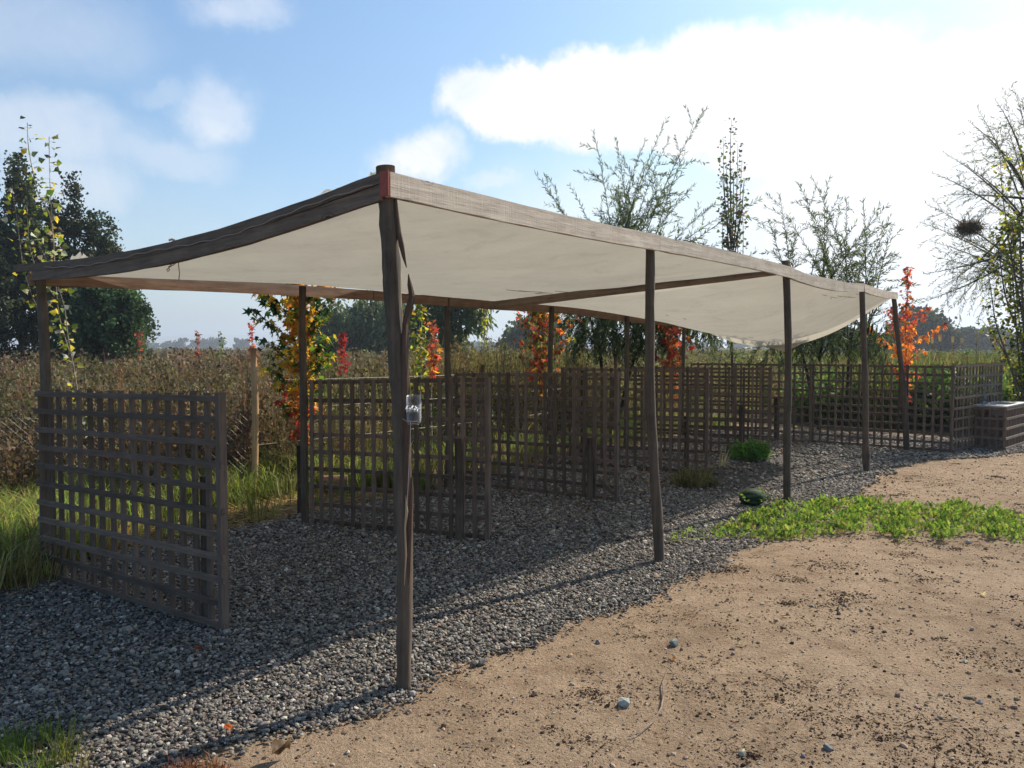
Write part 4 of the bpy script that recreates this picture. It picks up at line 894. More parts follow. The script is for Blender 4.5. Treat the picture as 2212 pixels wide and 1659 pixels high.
for k in range(int((L_+h_)/st)):
    for sgn in (1, -1):
        u0, u1 = k*st-h_, k*st; a0, a1 = max(u0, 0), min(u1, L_)
        if a1 <= a0: continue
        z0, z1 = (a0-u0), (a1-u0)
        if sgn < 0: z0, z1 = h_-z0, h_-z1
        mb.tube([FL+dF*a0+Vector((0, 0, z0)), FL+dF*a1+Vector((0, 0, z1))],   .0008, 3, cap=False)
mb.build('netting', M_wire, nf)
ff = empty('wire_fence', (0, 0, 0), 'far wire fence of thin stakes crossing the brown field', 'wire fence')
fp = [(205, 757, 31), (268, 757, 29.5), (327, 757, 28), (395, 755, 26.5), (474, 757, 25), (762, 757, 20)]
pr = None
for k, (px, py, Y) in enumerate(fp):
    q = V(px, py, Y); stakepost(ff, Vector((q.x, q.y, 0)), q.z, .032, (1.1, 1, .8))
mb = MB(); A_, B_ = V(150, 750, 32.3), V(900, 750, 18)
for z in (1.25, .95): mb.tube([Vector((A_.x, A_.y, z)).lerp(Vector((B_.x, B_.y, z)), u)+Vector((0, 0, .02*math.sin(u*40))) for u in np.linspace(0, 1, 30)], .0035, 4)
mb.build('wire', M_wire, ff)

# short stakes and stump behind the second bay
for (px, py, top, lab, r) in ((648, 1110, 962, 'short dark stake beside the second back post', .03), (1258, 1000, 800, 'dark stake behind the third panel', .03)):
    g_ = G(px, py); tp = V(px, top, g_.y); mb = MB(); mb.tube([(0, 0, -.1), (.01, 0, tp.z*.5), (0, 0, tp.z)], [r, r, r*.9], 8, (.6, .5, .45), rough=.15)
    o = mb.build('wooden_stake', M_post, smooth=True); o.location = g_; tag(o, lab, 'stake')
g_ = G(722, 1068); mb = MB(); mb.tube([(-.13, 0, .10), (.13, .04, .11)], [.10, .09], 12, (1.8, 1.2, .9), rough=.1); o = mb.build('cut_log', M_post); o.location = g_; tag(o, 'short cut log lying in the grass behind the second panel', 'log')

# ---------------------------------------------------------------- trees
def col_sweet(reds):
    def fn(P, c, hw, z0, z1):
        n = len(P); r = np.hypot(P[:, 0]-c[0], P[:, 1]-c[1])/hw; u = (P[:, 2]-z0)/(z1-z0); k = rs.rand(n)
        dg, gn, ye, og, rd = (.025, .06, .025), (.10, .17, .03), (.58, .38, .05), (.55, .21, .05), (.42, .065, .05)
        out = pick([dg, gn, ye], n, [.45, .4, .15])
        inn = (r+rs.normal(size=n)*.12 < .36)
        out = np.where(inn[:, None], pick([ye, og, gn], n, [.6, .2, .2]), out)
        out = np.where((u+rs.normal(size=n)*.06 < .24)[:, None], pick([rd, og, gn, (.4, .12, .05)], n, [.4, .25, .15, .2]), out)
        return np.where((u > .8)[:, None], pick([ye, og, gn], n, [.5, .3, .2]), out)
    def fr(P, c, hw, z0, z1):
        n = len(P); return pick([(.42, .065, .045), (.50, .15, .05), (.16, .17, .035), (.08, .12, .03), (.25, .07, .04), (.45, .24, .05)], n, reds)
    return fn if reds is None else fr
def sweetgum(base, top, z0, hw, nleaf, lsz, colf, label, name='sweetgum_tree', lean=(0, 0), grp='young trees in autumn colours', trunk_r=.018, nb=26, taper=.8, envf=None):
    root = empty(name, tuple(base), label, 'tree', grp); c = (lean[0]*.5, lean[1]*.5)
    T = MB(); z = np.linspace(-.05, top*.985, 12); st = np.array([(lean[0]*q/top+.012*math.sin(q*5+base.x), lean[1]*q/top+.012*math.cos(q*4), q) for q in z])
    T.tube(st, trunk_r*(1-.8*z.clip(0)/top), 6, (.16, .12, .09)); tips = []
    for k in range(nb):
        u = z0/top+(1-z0/top)*(k+rs.rand())/nb; p = np.array([np.interp(u*top, z, st[:, i]) for i in range(3)])
        a = k*2.4+rs.rand(); env = hw*math.sin(math.pi*min(1, .18+.82*(1-(u-z0/top)/(1-z0/top))))**taper
        if envf: env = hw*envf(u*top)*(.6+.6*rs.rand())
        L = env*(.7+rs.rand()*.4); P = curve(p, (math.cos(a), math.sin(a), .9), max(L, .05)*1.15, 6, -.0, .08); T.tube(P, np.linspace(.006, .002, 6), 4, (.16, .12, .09)); tips.append(P)
    tips.append(st[-4:])
    T.build('trunk', M_bark, root, True)
    allp = np.concatenate([along(P, .012)[0] for P in tips]); idx = rs.choice(len(allp), nleaf); P = allp[idx]+rs.normal(size=(nleaf, 3))*.035
    d = norm(np.stack([rs.normal(size=nleaf)*.7, rs.normal(size=nleaf)*.7, -.5-rs.rand(nleaf)*.6], -1))
    cols = colf(P, c, hw, z0, top); C = MB(); put_leaves(C, L_STAR, P, d, lsz*(.6+rs.rand(nleaf)*.7), vary(cols, nleaf, .2, .07)); C.build('crown', M_red, root); return root
def at(px, Y): q = V(px, 750, Y); return Vector((q.x, q.y, -.02))
def zof(py, Y): return V(1106, py, Y).z
sweetgum(at(645, 8.8), 2.45, .50, .66, 1900, .088, col_sweet(None), 'green and yellow sweetgum sapling, red at the bottom, beside the second back post', trunk_r=.02, nb=34)
sweetgum(at(1172, 12.3), 2.2, .75, .62, 900, .085, col_sweet([.22, .22, .22, .2, .09, .05]), 'red, orange and green sweetgum sapling behind the third panel', nb=34)
sweetgum(at(1452, 14.2), 2.3, .5, .50, 520, .085, col_sweet([.5, .35, .0, .0, .1, .05]), 'vivid red sweetgum sapling behind the fifth panel', nb=26)
sweetgum(at(1957, 14.6), zof(572, 14.6), .5, .66, 640, .085, lambda P, c, hw, z0, z1: np.where((P[:, 2] > 1.9)[:, None] | (P[:, 2] < 1.25)[:, None], pick([(.5, .07, .06), (.30, .05, .04), (.6, .2, .05)], len(P)), pick([(.72, .24, .05), (.75, .34, .06), (.6, .14, .05)], len(P))), 'orange sweetgum sapling with a thin red tip, beside the last front post', nb=34, envf=lambda z: .08+math.exp(-((z-1.45)/.52)**2))
def column(px, Y, ytop, ybot, hw, n, lsz, cols, label, name='red_sapling', leaf=None, mat=None, lean=0, grp='young trees in autumn colours', stems=1):
    b = at(px, Y); z1, z0 = zof(ytop, Y), zof(ybot, Y); root = empty(name, tuple(b), label, 'tree', grp); T = MB(); C = MB(); tips = []
    for k in range(stems):
        a = rs.rand()*6.28; o = hw*.8*(k > 0); hh = z1*(1-.16*k*rs.rand()); zz = np.linspace(-.02, hh, 12)
        P = np.array([(lean*q+o*math.cos(a)*math.sin(min(q/hh*2.2, 1.57))+.01*math.sin(q*6+k), o*math.sin(a)*math.sin(min(q/hh*2.2, 1.57)), q) for q in zz]); T.tube(P, np.linspace(.014, .003, 12), 5, (.30, .24, .18)); tips.append(P)
    T.build('trunk', M_bark, root, True); allp = np.concatenate([along(P, .01)[0] for P in tips]); allp = allp[allp[:, 2] > z0]
    P = allp[rs.choice(len(allp), n)]; P = P+np.stack([rs.normal(size=n)*hw*.5, rs.normal(size=n)*hw*.5, rs.normal(size=n)*.03], -1)
    d = norm(np.stack([rs.normal(size=n), rs.normal(size=n), -.4+rs.normal(size=n)*.6], -1)); L = leaf or L_STAR
    put_leaves(C, L, P, d, lsz*(.6+rs.rand(n)*.7), vary(pick(cols, n), n, .2, .08)); C.build('crown', mat or M_red, root); return root
RD = [(.42, .06, .06), (.34, .045, .055), (.48, .12, .07)]; YG = [(.42, .42, .05), (.25, .30, .05), (.50, .36, .05), (.12, .18, .04)]
column(545, 14, 697, 780, .06, 46, .08, RD, 'small red sapling left of the yellow sweetgum')
column(736, 12.5, 717, 802, .07, 80, .085, RD, 'slim crimson sapling right of the yellow sweetgum', lean=.02)
column(426, 26, 714, 772, .09, 34, .12, [(.32, .07, .07), (.26, .08, .06)], 'distant red sapling standing alone in the brown field')
column(302, 25, 716, 775, .14, 50, .11, [(.22, .06, .05), (.28, .09, .06)], 'dull red sapling against the dark trees on the left')
column(929, 10.5, 690, 812, .06, 90, .075, RD+[(.65, .3, .04)], 'slender red sapling just right of the corner post', lean=.02)
column(908, 10.8, 640, 830, .11, 190, .065, YG, 'yellow green poplar sapling just right of the corner post', 'poplar_sapling', L_POP, M_leaf)
column(1046, 22, 640, 745, .10, 150, .07, YG, 'paired thin yellow poplar standing against the open sky', 'poplar_sapling', L_POP, M_leaf, stems=3)
column(478, 24, 715, 765, .08, 40, .09, [(.16, .18, .08)], 'thin grey green sapling left of the thick fence stake', 'poplar_sapling', L_POP, M_leaf)
column(1700, 15.5, 690, 800, .16, 110, .085, [(.10, .15, .04), (.2, .2, .05)], 'leafy green sapling behind the far end wall', 'green_sapling', L_POP, M_leaf)

def poly_stem(T, px, Y, r0, r1, c=(.42, .36, .28), seg=6):
    P = [V(x, y, Y+dy) for x, y, dy in px]; n = len(P)*3; Q = []
    tt = np.linspace(0, len(P)-1, n); A_ = np.array([tuple(p) for p in P])
    Q = np.stack([np.interp(tt, np.arange(len(P)), A_[:, i]) for i in range(3)], -1); Q[1:-1] = (Q[:-2]+Q[1:-1]*2+Q[2:])/4
    T.tube(Q, np.linspace(r0, r1, n), seg, c); return Q
def poplar(stems, Y, label, dens, lsz, cols, r0=.02, grp='thin young poplars', pet=.05, hang=-.2, bark=(.42, .36, .28), off=None):
    b = V(stems[0][0][0], stems[0][0][1], Y); root = empty('poplar_sapling', (b.x, b.y, 0), label, 'tree', grp); T, C = MB(), MB()
    for k, st in enumerate(stems):
        Q = poly_stem(T, st, Y, r0 if k == 0 else r0*.5, .0025, bark); pos, d, u = along(Q, dens, .12 if k == 0 else .05); n = len(pos)
        o = norm(np.stack([rs.normal(size=n), rs.normal(size=n), rs.normal(size=n)*.3+.2], -1)); P = pos+o*pet*(.4+rs.rand(n)[:, None])
        for a_, c_ in zip(pos[::2], P[::2]): T.tube([a_, c_], .0012, 3, bark, cap=False)
        put_leaves(C, L_POP, P, norm(o+np.array((0, 0, hang))+rs.normal(size=(n, 3))*.4), lsz*(.55+rs.rand(n)*.7), vary(pick(cols, n), n, .2, .07))
    T.build('trunk', M_bark, root, True); C.build('crown', M_leaf, root)
    inv = Matrix.Translation(-Vector((b.x, b.y, 0)))
    for ch in root.children: ch.data.transform(inv)
    return root
PC = [(.30, .34, .05), (.16, .22, .04), (.55, .42, .05), (.05, .05, .04), (.10, .12, .05), (.45, .45, .38)]
poplar([[(180, 1065, 0), (176, 960, 0), (168, 850, 0), (158, 790, 0), (145, 720, 0), (140, 660, 0), (118, 600, 0)],
        [(150, 760, 0), (125, 680, .1), (118, 560, .1), (110, 440, .1), (107, 380, .1), (106, 295, .1)],
        [(118, 600, 0), (116, 520, .0), (108, 460, 0), (82, 420, 0), (70, 370, 0), (60, 310, 0), (59, 265, 0)],
        [(95, 690, 0), (68, 640, .1), (50, 580, -.1), (42, 520, -.1), (36, 470, -.1), (28, 420, -.1), (26, 400, -.1)],
        [(118, 640, 0), (80, 590, .15), (62, 530, .15), (60, 480, .15), (58, 440, .15)],
        [(100, 560, 0), (84, 530, -.1), (76, 500, -.1)]], 8.2, 'leaning poplar sapling with yellow leaves at the left edge, behind the nearest panel', .020, .068, PC, .012, bark=(.26, .21, .16))
ys = [(1582, 930, 0), (1581, 700, 0), (1580, 560, 0), (1578, 430, 0), (1577, 330, 0), (1580, 258, 0)]
poplar([ys]+[[(1581, 600-k*12, 0), (1581+dx*.7, 500-k*8, dz), (1578+dx, 400-k*5, dz), (1578+dx*1.15, tp, dz)] for k, (dx, tp, dz) in enumerate([(-14, 295, .1), (22, 345, .2), (-8, 350, -.2), (14, 310, -.1), (30, 395, .1), (-18, 400, -.1), (6, 380, .3)])]+[[(1582, 720, 0), (1582+dx*.8, 640, 0), (1582+dx, 520, dz), (1582+dx*.9, 430, dz)] for dx, dz in ((-22, .1), (24, -.1), (12, .2), (-10, -.2))],
       16.5, 'tall narrow poplar rising above the canopy behind its middle', .030, .075, [(.08, .10, .045), (.12, .14, .045), (.20, .09, .05), (.03, .04, .025), (.10, .14, .045), (.05, .06, .03)], .03, pet=.07, bark=(.10, .09, .08))
st = []
for k in range(9):
    x0 = 2225+rs.normal()*10; dx = rs.normal()*40; top = 240+rs.rand()*260+abs(dx)*2.2; st.append([(x0, 960, rs.normal()*.1), (x0+dx*.35, 800, 0), (x0+dx*.8, 620, rs.normal()*.2), (x0+dx, 460, rs.normal()*.2), (x0+dx*.9, top, 0)])
st += [[(2212, 900, 0), (2180, 780, 0), (2150, 700, 0), (2140, 620, 0), (2128, 560, 0)], [(2212, 860, 0), (2170, 760, .1), (2150, 730, .1), (2120, 690, .1)], [(2215, 760, 0), (2170, 640, .1), (2160, 560, .1), (2150, 500, .1)], [(2212, 700, 0), (2185, 560, .1), (2165, 420, .1), (2160, 330, .1)]]
poplar(st, 13.5, 'large leafy poplar with yellow green leaves at the right edge', .0095, .066, [(.13, .17, .04), (.26, .27, .05), (.07, .09, .03), (.42, .36, .05), (.04, .05, .025), (.08, .11, .03)], .035, pet=.09, bark=(.12, .10, .08))

def willow(name, label, base, trunks, tips, Y, fork, shoots=9, shl=.75, lsz=.10, lsp=.021, cols=None, droop=.5, r0=.035, hang=None, grp='willows with long thin shoots', dark=(.04, .034, .026), dep=1.3, lean=.02):
    root = empty(name, tuple(base), label, 'willow', grp); T, C = MB(), MB()
    cols = cols or [(.075, .10, .045), (.10, .13, .05), (.05, .07, .03)]
    for t_ in trunks: poly_stem(T, t_, Y, r0, r0*.6, dark, 8)
    for k, (tx, ty) in enumerate(tips):
        fx, fy, fz = fork[k % len(fork)]; p0 = np.array(tuple(V(fx, fy, Y+fz))); yt = Y+rs.uniform(-dep, dep); p2 = np.array(tuple(V(tx, ty, yt)))
        mid = (p0+p2)/2+np.array((-(p2[0]-p0[0])*.12, 0, (p2[2]-p0[2])*.12)); tt = np.linspace(0, 1, 16)[:, None]
        Q = (1-tt)**2*p0+2*tt*(1-tt)*mid+tt**2*p2; T.tube(Q, np.linspace(r0*.38, .002, 16), 5, dark); Ln = np.linalg.norm(p2-p0)
        lines = [(Q, .45)]
        for j in range(int(shoots*max(1, Ln/3))):
            u = .18+.74*rs.rand(); i0 = int(u*15); p = Q[i0]; dd = norm(Q[min(15, i0+1)]-Q[i0]); o = norm(np.cross(dd, rs.normal(size=3)))
            sh = curve(p, dd*.75+o*.8, shl*(1.15-u*.75)*(.6+rs.rand()*.7), 9, droop*(.5+rs.rand()), .05); T.tube(sh, np.linspace(.004, .0012, 9), 3, dark, cap=False); lines.append((sh, .08))
        for L_, s0 in lines:
            pos, d, u = along(L_, lsp, s0); n = len(pos)
            if not n: continue
            o = norm(np.cross(d, rs.normal(size=(n, 3)))); put_leaves(C, L_WIL, pos, norm(d*.9+o*.75), lsz*(.6+rs.rand(n)*.6), vary(pick(cols, n), n, .2, .06))
    if hang:                                           # weeping curtain below the canopy
        for (hx0, hx1, hy, cnt, ln) in hang:
            for _ in range(cnt):
                p = np.array(tuple(V(rs.uniform(hx0, hx1), hy-rs.rand()*50, Y+rs.uniform(-1.2, 1.0)))); sh = curve(p, (rs.normal()*.4, rs.normal()*.4, -.5), ln*(.4+rs.rand()*.8), 9, .9, .06); T.tube(sh, np.linspace(.0035, .0012, 9), 3, dark, cap=False)
                pos, d, u = along(sh, lsp*.7, 0); n = len(pos); o = norm(np.cross(d, rs.normal(size=(n, 3)))); put_leaves(C, L_WIL, pos, norm(d*.9+o*.6), lsz*1.15*(.6+rs.rand(n)*.6), vary(pick(cols, n), n, .2, .06))
    T.build('trunk', M_bark, root, True); C.build('crown', M_leaf, root)
    for ch in root.children: ch.data.transform(Matrix.Translation(-Vector(base)))
    return root
WG = [(.05, .08, .035), (.08, .11, .04), (.12, .15, .05), (.035, .05, .025)]
willow('willow_tree', 'willow with long wind-blown shoots rising behind the middle of the canopy', at(1330, 15.4),
       [[(1328, 925, 0), (1324, 860, 0), (1330, 790, 0), (1322, 700, 0)], [(1340, 900, .1), (1352, 830, .1), (1376, 760, .2), (1380, 690, .2)], [(1300, 800, 0), (1290, 700, 0)]],
       [(1155, 373), (1282, 283), (1330, 303), (1440, 257), (1447, 297), (1528, 233), (1480, 330), (1475, 372), (1392, 352), (1230, 400), (1355, 395), (1420, 330), (1500, 400), (1545, 440), (1560, 520), (1590, 450), (1640, 430), (1655, 560), (1250, 470), (1300, 430), (1410, 420), (1380, 470), (1450, 440), (1620, 600), (1350, 450), (1430, 380), (1570, 560), (1395, 300), (1340, 420)],
       15.4, [(1322, 700, 0), (1340, 690, .2), (1378, 690, .2), (1300, 700, -.2)], shoots=8, shl=1.0, cols=WG, droop=.45, hang=[(1225, 1480, 690, 190, .9), (1480, 1560, 700, 45, .7), (1260, 1440, 740, 90, .6)])
willow('willow_tree', 'bushy willow rising behind the far half of the canopy', at(1790, 14.6),
       [[(1770, 930, 0), (1755, 860, 0), (1740, 790, 0), (1725, 740, 0)], [(1818, 925, 0), (1830, 860, 0), (1832, 790, 0), (1838, 720, 0)], [(1850, 925, .1), (1868, 830, .1), (1872, 780, .1), (1885, 700, .1)]],
       [(1684, 420), (1725, 394), (1753, 382), (1782, 423), (1811, 426), (1829, 428), (1864, 433), (1902, 441), (1916, 444), (1925, 464), (1928, 487), (1928, 557), (1660, 480), (1700, 470), (1745, 450), (1790, 470), (1850, 480), (1880, 500), (1900, 540), (1670, 540), (1710, 520), (1760, 500), (1820, 510), (1900, 620), (1870, 560), (1905, 660), (1740, 560), (1800, 560)],
       14.6, [(1725, 740, 0), (1832, 770, 0), (1872, 740, .1), (1770, 780, 0)], shoots=8, shl=.75, cols=WG, droop=.5, lsp=.021, hang=[(1660, 1920, 745, 110, .6)])
RW = willow('willow_tree', 'big half bare willow arching in from the right edge', at(2290, 20),
       [[(2300, 900, 0), (2285, 760, 0), (2262, 640, 0), (2240, 520, 0), (2225, 400, 0)], [(2285, 760, 0), (2330, 600, .3), (2350, 420, .3)]],
       [(1990, 480), (2012, 372), (2092, 262), (2110, 232), (1995, 592), (2032, 622), (2000, 440), (2040, 330), (2150, 215), (2190, 190), (1985, 655), (2060, 420), (2050, 500), (2075, 350), (2130, 300), (2020, 555), (2100, 560), (2240, 180), (2170, 260), (2300, 200), (2060, 660), (2010, 520)],
       20, [(2262, 640, 0), (2240, 520, 0), (2225, 430, 0)], shoots=12, shl=1.4, lsz=.11, lsp=.040, cols=[(.10, .12, .07), (.14, .15, .08), (.07, .085, .045)], droop=.42, r0=.10, dep=2.2)
nb = V(2092, 493, 19.6); mb = MB(); n = 900; P = np.clip(rs.normal(size=(n, 3)), -1.6, 1.6)*np.array((.14, .12, .065))
mb.scatter([(-.5, 0, 0), (.5, 0, 0), (.5, 1, 0), (-.5, 1, 0)], [[(0, 1, 2, 3)]], P, rrot(n), np.stack([np.full(n, .012), .1+rs.rand(n)*.15, np.ones(n)], -1), vary((.10, .07, .045), n, .3)); o = mb.build('bird_nest', M_dry); o.location = nb; tag(o, 'ragged dark nest of twigs in the half bare willow', 'nest')

# dense trees and distant woods
def clumps(C, centre, rad, ncl, nl, crad, lsz, cols, hang=False, hollow=.55, spire=0):
    d = norm(rs.normal(size=(ncl, 3))); d[:, 2] = np.where(d[:, 2] < -.75, -d[:, 2], d[:, 2]); r = hollow+(1-hollow)*rs.rand(ncl)**.6
    c = np.array(centre)+d*r[:, None]*np.array(rad)*(1+rs.normal(size=(ncl, 1))*.10)
    if spire:
        q = (c[:, 2]-centre[2])/rad[2]; c[:, :2] = centre[:2]+(c[:, :2]-centre[:2])*(1-.62*np.clip(q, 0, 1.2))[:, None]
    tone = vary(pick(cols, ncl), ncl, .22, .05); n = ncl*nl; i = np.repeat(np.arange(ncl), nl)
    cr = crad*(.6+rs.rand(ncl)*.8); P = c[i]+rs.normal(size=(n, 3))*cr[i][:, None]*np.array((.55, .55, .45 if not hang else .9))
    dd = norm(rs.normal(size=(n, 3))+np.array((0, 0, -2.0 if hang else .5))+d[i]*.7)
    C.scatter((L_WIL if hang else L_QUAD)[0]*(np.array((2.2, 1, 1)) if hang else 1), (L_WIL if hang else L_QUAD)[1], P, basis(dd), lsz*(.6+rs.rand(n)*.8), vary(tone[i], n, .15, .03))
def bigtree(name, label, px, Y, parts, cols, cat='tree', grp=None, crad=.45, lsz=.14, nl=70, dens=1.0, hang=False, tr=.15, spire=0, hollow=.4):
    b = at(px, Y); root = empty(name, tuple(b), label, cat, grp); T, C = MB(), MB(); zt = max(p[1]+p[3]*.5 for p in parts)
    T.tube([(0, 0, -.1), (.05, 0, zt*.5), (0, .05, zt)], [tr, tr*.75, tr*.3], 8, (.10, .075, .055))
    for (ox, oz, rx, rz) in parts:
        T.tube([(0, 0, max(.3, oz*.35)), (ox*.6, 0, oz*.7), (ox, .0, oz+rz*.3)], [tr*.5, tr*.35, tr*.12], 6, (.10, .075, .055))
        clumps(C, (ox, 0, oz), (rx, rx*.9, rz), max(6, int(dens*rx*rz*16)), nl, crad, lsz, cols, hang, hollow, spire)
    T.build('trunk', M_bark, root, True); C.build('crown', M_leafd, root); return root
DK = [(.035, .050, .030), (.055, .075, .040), (.024, .034, .024), (.085, .10, .055)]; GB = [(.045, .085, .045), (.07, .12, .06), (.03, .055, .03), (.10, .15, .07)]
G1 = 'dark evergreens at the left edge'
bigtree('evergreen_tree', 'tallest dark evergreen at the left edge, feathery at the top', 50, 36, [(0, 5.9, 1.15, 3.9), (-.5, 3.4, 1.9, 3.4), (.6, 4.4, 1.0, 3.4)], DK, grp=G1, spire=1, dens=1.25, crad=.30, lsz=.12)
bigtree('evergreen_tree', 'dark evergreen with two pointed tops, second from the left edge', 165, 35, [(0, 5.0, .85, 3.7), (-.9, 4.6, .9, 3.5), (.9, 4.2, .8, 3.0), (.2, 2.6, 1.9, 2.6)], DK, grp=G1, spire=1, dens=1.3, crad=.27, lsz=.115)
bigtree('evergreen_tree', 'lower dark evergreen sloping down to the right of the pointed ones', 238, 34, [(0, 3.6, 1.0, 3.1), (.6, 2.7, 1.1, 2.5)], DK, grp=G1, spire=1, dens=1.3, crad=.26, lsz=.115)
bigtree('evergreen_tree', 'dark evergreen cut off by the left edge of the picture', -55, 33, [(0, 3.4, 1.7, 3.4), (.9, 2.2, 1.3, 2.4), (-.8, 3, 1.5, 3.0)], DK, grp=G1, dens=1.3, crad=.32, lsz=.12)
bigtree('green_tree', 'rounder blue green tree in front of the dark evergreens', 225, 29, [(0, 2.35, 1.25, 1.75), (.85, 2.1, .7, 1.35), (-.7, 1.9, 1.0, 1.6)], GB, dens=2.6, crad=.26, lsz=.12)
WL = [(.085, .12, .05), (.11, .15, .06), (.065, .09, .04), (.14, .17, .08)]
G2 = 'willows on the far side of the field'
bigtree('far_willow', 'wide round willow far across the field, right of the yellow sweetgum', 800, 62, [(0, 2.4, 2.0, 2.3), (1.4, 2.2, 1.3, 1.9)], WL, 'willow', G2, crad=.5, lsz=.45, hang=True, nl=60, dens=2)
bigtree('far_willow', 'lower willow at the left of the far clump', 722, 64, [(0, 2.1, 1.7, 2.1), (-.9, 1.6, 1.0, 1.6)], WL, 'willow', G2, crad=.5, lsz=.45, hang=True, nl=60, dens=2)
bigtree('far_willow', 'willow of the far clump seen just left of the corner post', 862, 60, [(0, 2.3, 1.3, 2.3)], WL, 'willow', G2, crad=.5, lsz=.42, hang=True, nl=60, dens=2)
bigtree('far_willow', 'open weeping willow with visible branches right of the corner post', 975, 33, [(-.5, 2.2, 1.2, 1.6), (.9, 2.9, .55, .9), (.2, 3.0, .9, .8)], WL, 'willow', G2, crad=.32, lsz=.26, hang=True, nl=42, dens=2.0, hollow=.5)
bigtree('far_willow', 'blue grey round willow on the horizon behind the third panel', 1150, 105, [(0, 2.6, 3.0, 2.4), (1.8, 2.3, 2.0, 2.0), (-2.2, 1.6, 1.7, 1.5)], DK, 'willow', G2, crad=.8, lsz=.5, nl=60, dens=.8)
G3 = 'round trees on the horizon at the right'
bigtree('horizon_tree', 'broad dark tree on the horizon behind the orange sweetgum', 1985, 120, [(0, 3.6, 3.4, 3.0), (3.0, 2.8, 2.3, 2.1), (-2.8, 2.4, 2.0, 2.0)], DK, grp=G3, crad=.8, lsz=.5, nl=60, dens=.9)
bigtree('horizon_tree', 'low tree on the horizon right of the orange sweetgum', 2085, 150, [(0, 2.4, 2.6, 2.2), (3.2, 2.6, 2.2, 1.6)], DK, grp=G3, crad=.8, lsz=.6, nl=50, dens=.8)
bigtree('horizon_tree', 'small round tree on the horizon left of the right hand poplar', 2140, 170, [(0, 3.0, 3.0, 2.0), (4.5, 2.0, 3.2, 1.8)], DK, grp=G3, crad=.8, lsz=.6, nl=50, dens=.8)
bigtree('horizon_tree', 'dark tree on the horizon showing through the bushy willow', 1850, 110, [(0, 1.9, 3.0, 1.6), (-4.0, 1.9, 3.0, 1.5)], DK, grp=G3, crad=.8, lsz=.5, nl=50, dens=.8)
fw = MB()
for (x0, x1, Y, h) in ((-340, 40, 620, 8.5), (-110, 40, 420, 4.5), (60, 460, 520, 7.0), (120, 420, 330, 5.0)):
    n = int((x1-x0)/5)
    for k in range(n):
        x = x0+(x1-x0)*(k+rs.rand())/n; hh = h*(.45+.55*rs.rand()*(.6+.4*math.sin(x*.05))); clumps(fw, (x, Y+rs.normal()*12, hh*.45), (4.2, 3, hh*.55), 9, 26, 1.4, 1.6, DK, hollow=.2)
tag(fw.build('far_wood', M_leafd), 'low dark line of woods along the horizon', 'woods', kind='stuff')
# distant flat roofed shed seen through the bushy willow
sh = empty('distant_shed', tuple(at(1812, 70)), 'grey flat roofed shed far behind the bushy willow', 'shed'); mb = MB(); mb.box((-1.0, -.8, 0), (1.0, .8, 2.3)); mb.build('wall', mat_plain('grey_sheet', (.20, .20, .22), .8), sh)
mb = MB(); mb.box((-1.1, -.9, 2.302), (1.1, .9, 2.42)); mb.build('roof', mat_plain('dark_roof', (.09, .09, .10), .8), sh)
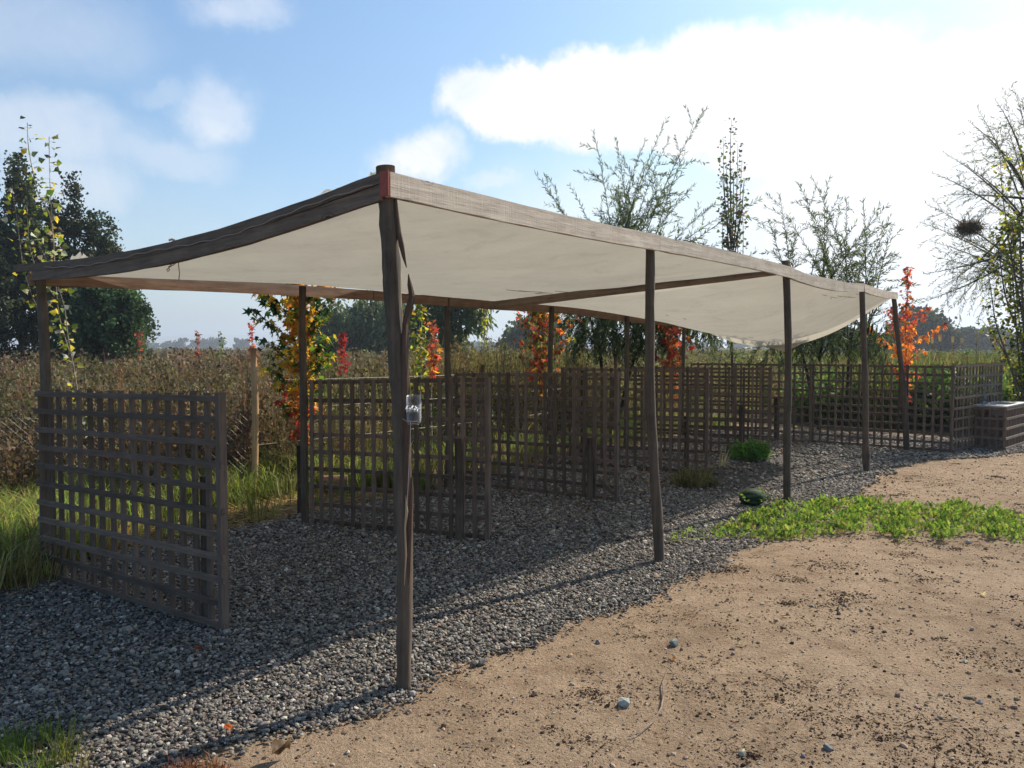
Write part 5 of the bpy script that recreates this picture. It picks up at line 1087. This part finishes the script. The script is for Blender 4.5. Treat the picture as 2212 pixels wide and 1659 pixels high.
# hills
hx = np.linspace(-4200, 2600, 120); hv = []; hb = MB()
for x in hx:
    h = 62*math.exp(-((x+1350)/900)**2)+30*math.exp(-((x+2600)/500)**2)+22*math.exp(-((x-300)/800)**2)+5*math.sin(x*.01)+3*math.sin(x*.031)+8
    hv += [(x, 3900, -1), (x, 4100, h*.7), (x, 4350, h*1.05), (x, 5000, -1)]
i = np.arange(len(hx)-1)[:, None]*4+np.arange(3)[None]; i = i.ravel(); hb.add(hv, [np.stack([i, i+4, i+5, i+1], -1)])
m_, t = newmat('hillside'); g_ = t.n('ShaderNodeNewGeometry').outputs['Position']; p_ = t.n('ShaderNodeBsdfPrincipled', {'Base Color': t.ramp(t.noise(g_, .01, 4).outputs['Fac'], [(.3, (.08, .09, .06)), (.7, (.14, .13, .09))]), 'Roughness': .95}); t.n('ShaderNodeOutputMaterial', {0: p_.outputs[0]})
tag(hb.build('hills', m_, smooth=True), None, None, kind='structure')

# dry seed-head bushes in front of the field
def seedbush(px, py, h, wd, n, label):
    c = G(px, py); root = empty('dried_bush', (c.x, c.y, -.02), label, 'bush', 'dried bushes beyond the gravel'); T, C = MB(), MB(); tips = []
    for k in range(n):
        a = rs.rand()*6.28; P = curve((rs.normal()*.04, rs.normal()*.04, 0), (math.cos(a)*.45, math.sin(a)*.45, 1), h*(.6+rs.rand()*.45), 8, .05, .12)
        P[:, :2] *= min(1, wd/ (abs(P[-1, 0])+.01)) if abs(P[-1, 0]) > wd else 1; T.tube(P, np.linspace(.006, .002, 8), 4, (.20, .14, .09)); tips.append(P)
    T.build('stems', M_bark, root, True)
    allp = np.concatenate([along(P, .02, .2)[0] for P in tips]); m = 60*n//2; P = allp[rs.choice(len(allp), m)]+rs.normal(size=(m, 3))*.045
    put_leaves(C, L_QUAD, P, rs.normal(size=(m, 3))+np.array((0, 0, -.6)), .02+rs.rand(m)*.04, vary(pick([(.16, .105, .065), (.11, .075, .05), (.22, .15, .10)], m), m, .2, .05)); C.build('seed_heads', M_dry, root)
seedbush(500, 1046, 1.22, .34, 44, 'brown dried bush thick with seed heads left of the thick stake')
seedbush(330, 1090, 1.10, .40, 30, 'thin brown dried bush behind the nearest panel')
seedbush(20, 1120, 1.10, .40, 30, 'grey brown dried bush at the left edge')

# ---------------------------------------------------------------- haze
hz = MB(); hz.box((-6500, -2500, -1.1), (6500, 6500, 90)); m_, t = newmat('haze')
pv = t.n('ShaderNodeVolumePrincipled', {'Color': (.82, .90, 1, 1), 'Density': .0007, 'Anisotropy': .3}); t.n('ShaderNodeOutputMaterial', {1: pv.outputs[0]})
tag(hz.build('haze', m_), 'thin pale haze hanging over the fields', 'haze', kind='stuff')
print('meshes', len(bpy.data.meshes), 'polys', sum(len(m.polygons) for m in bpy.data.meshes))
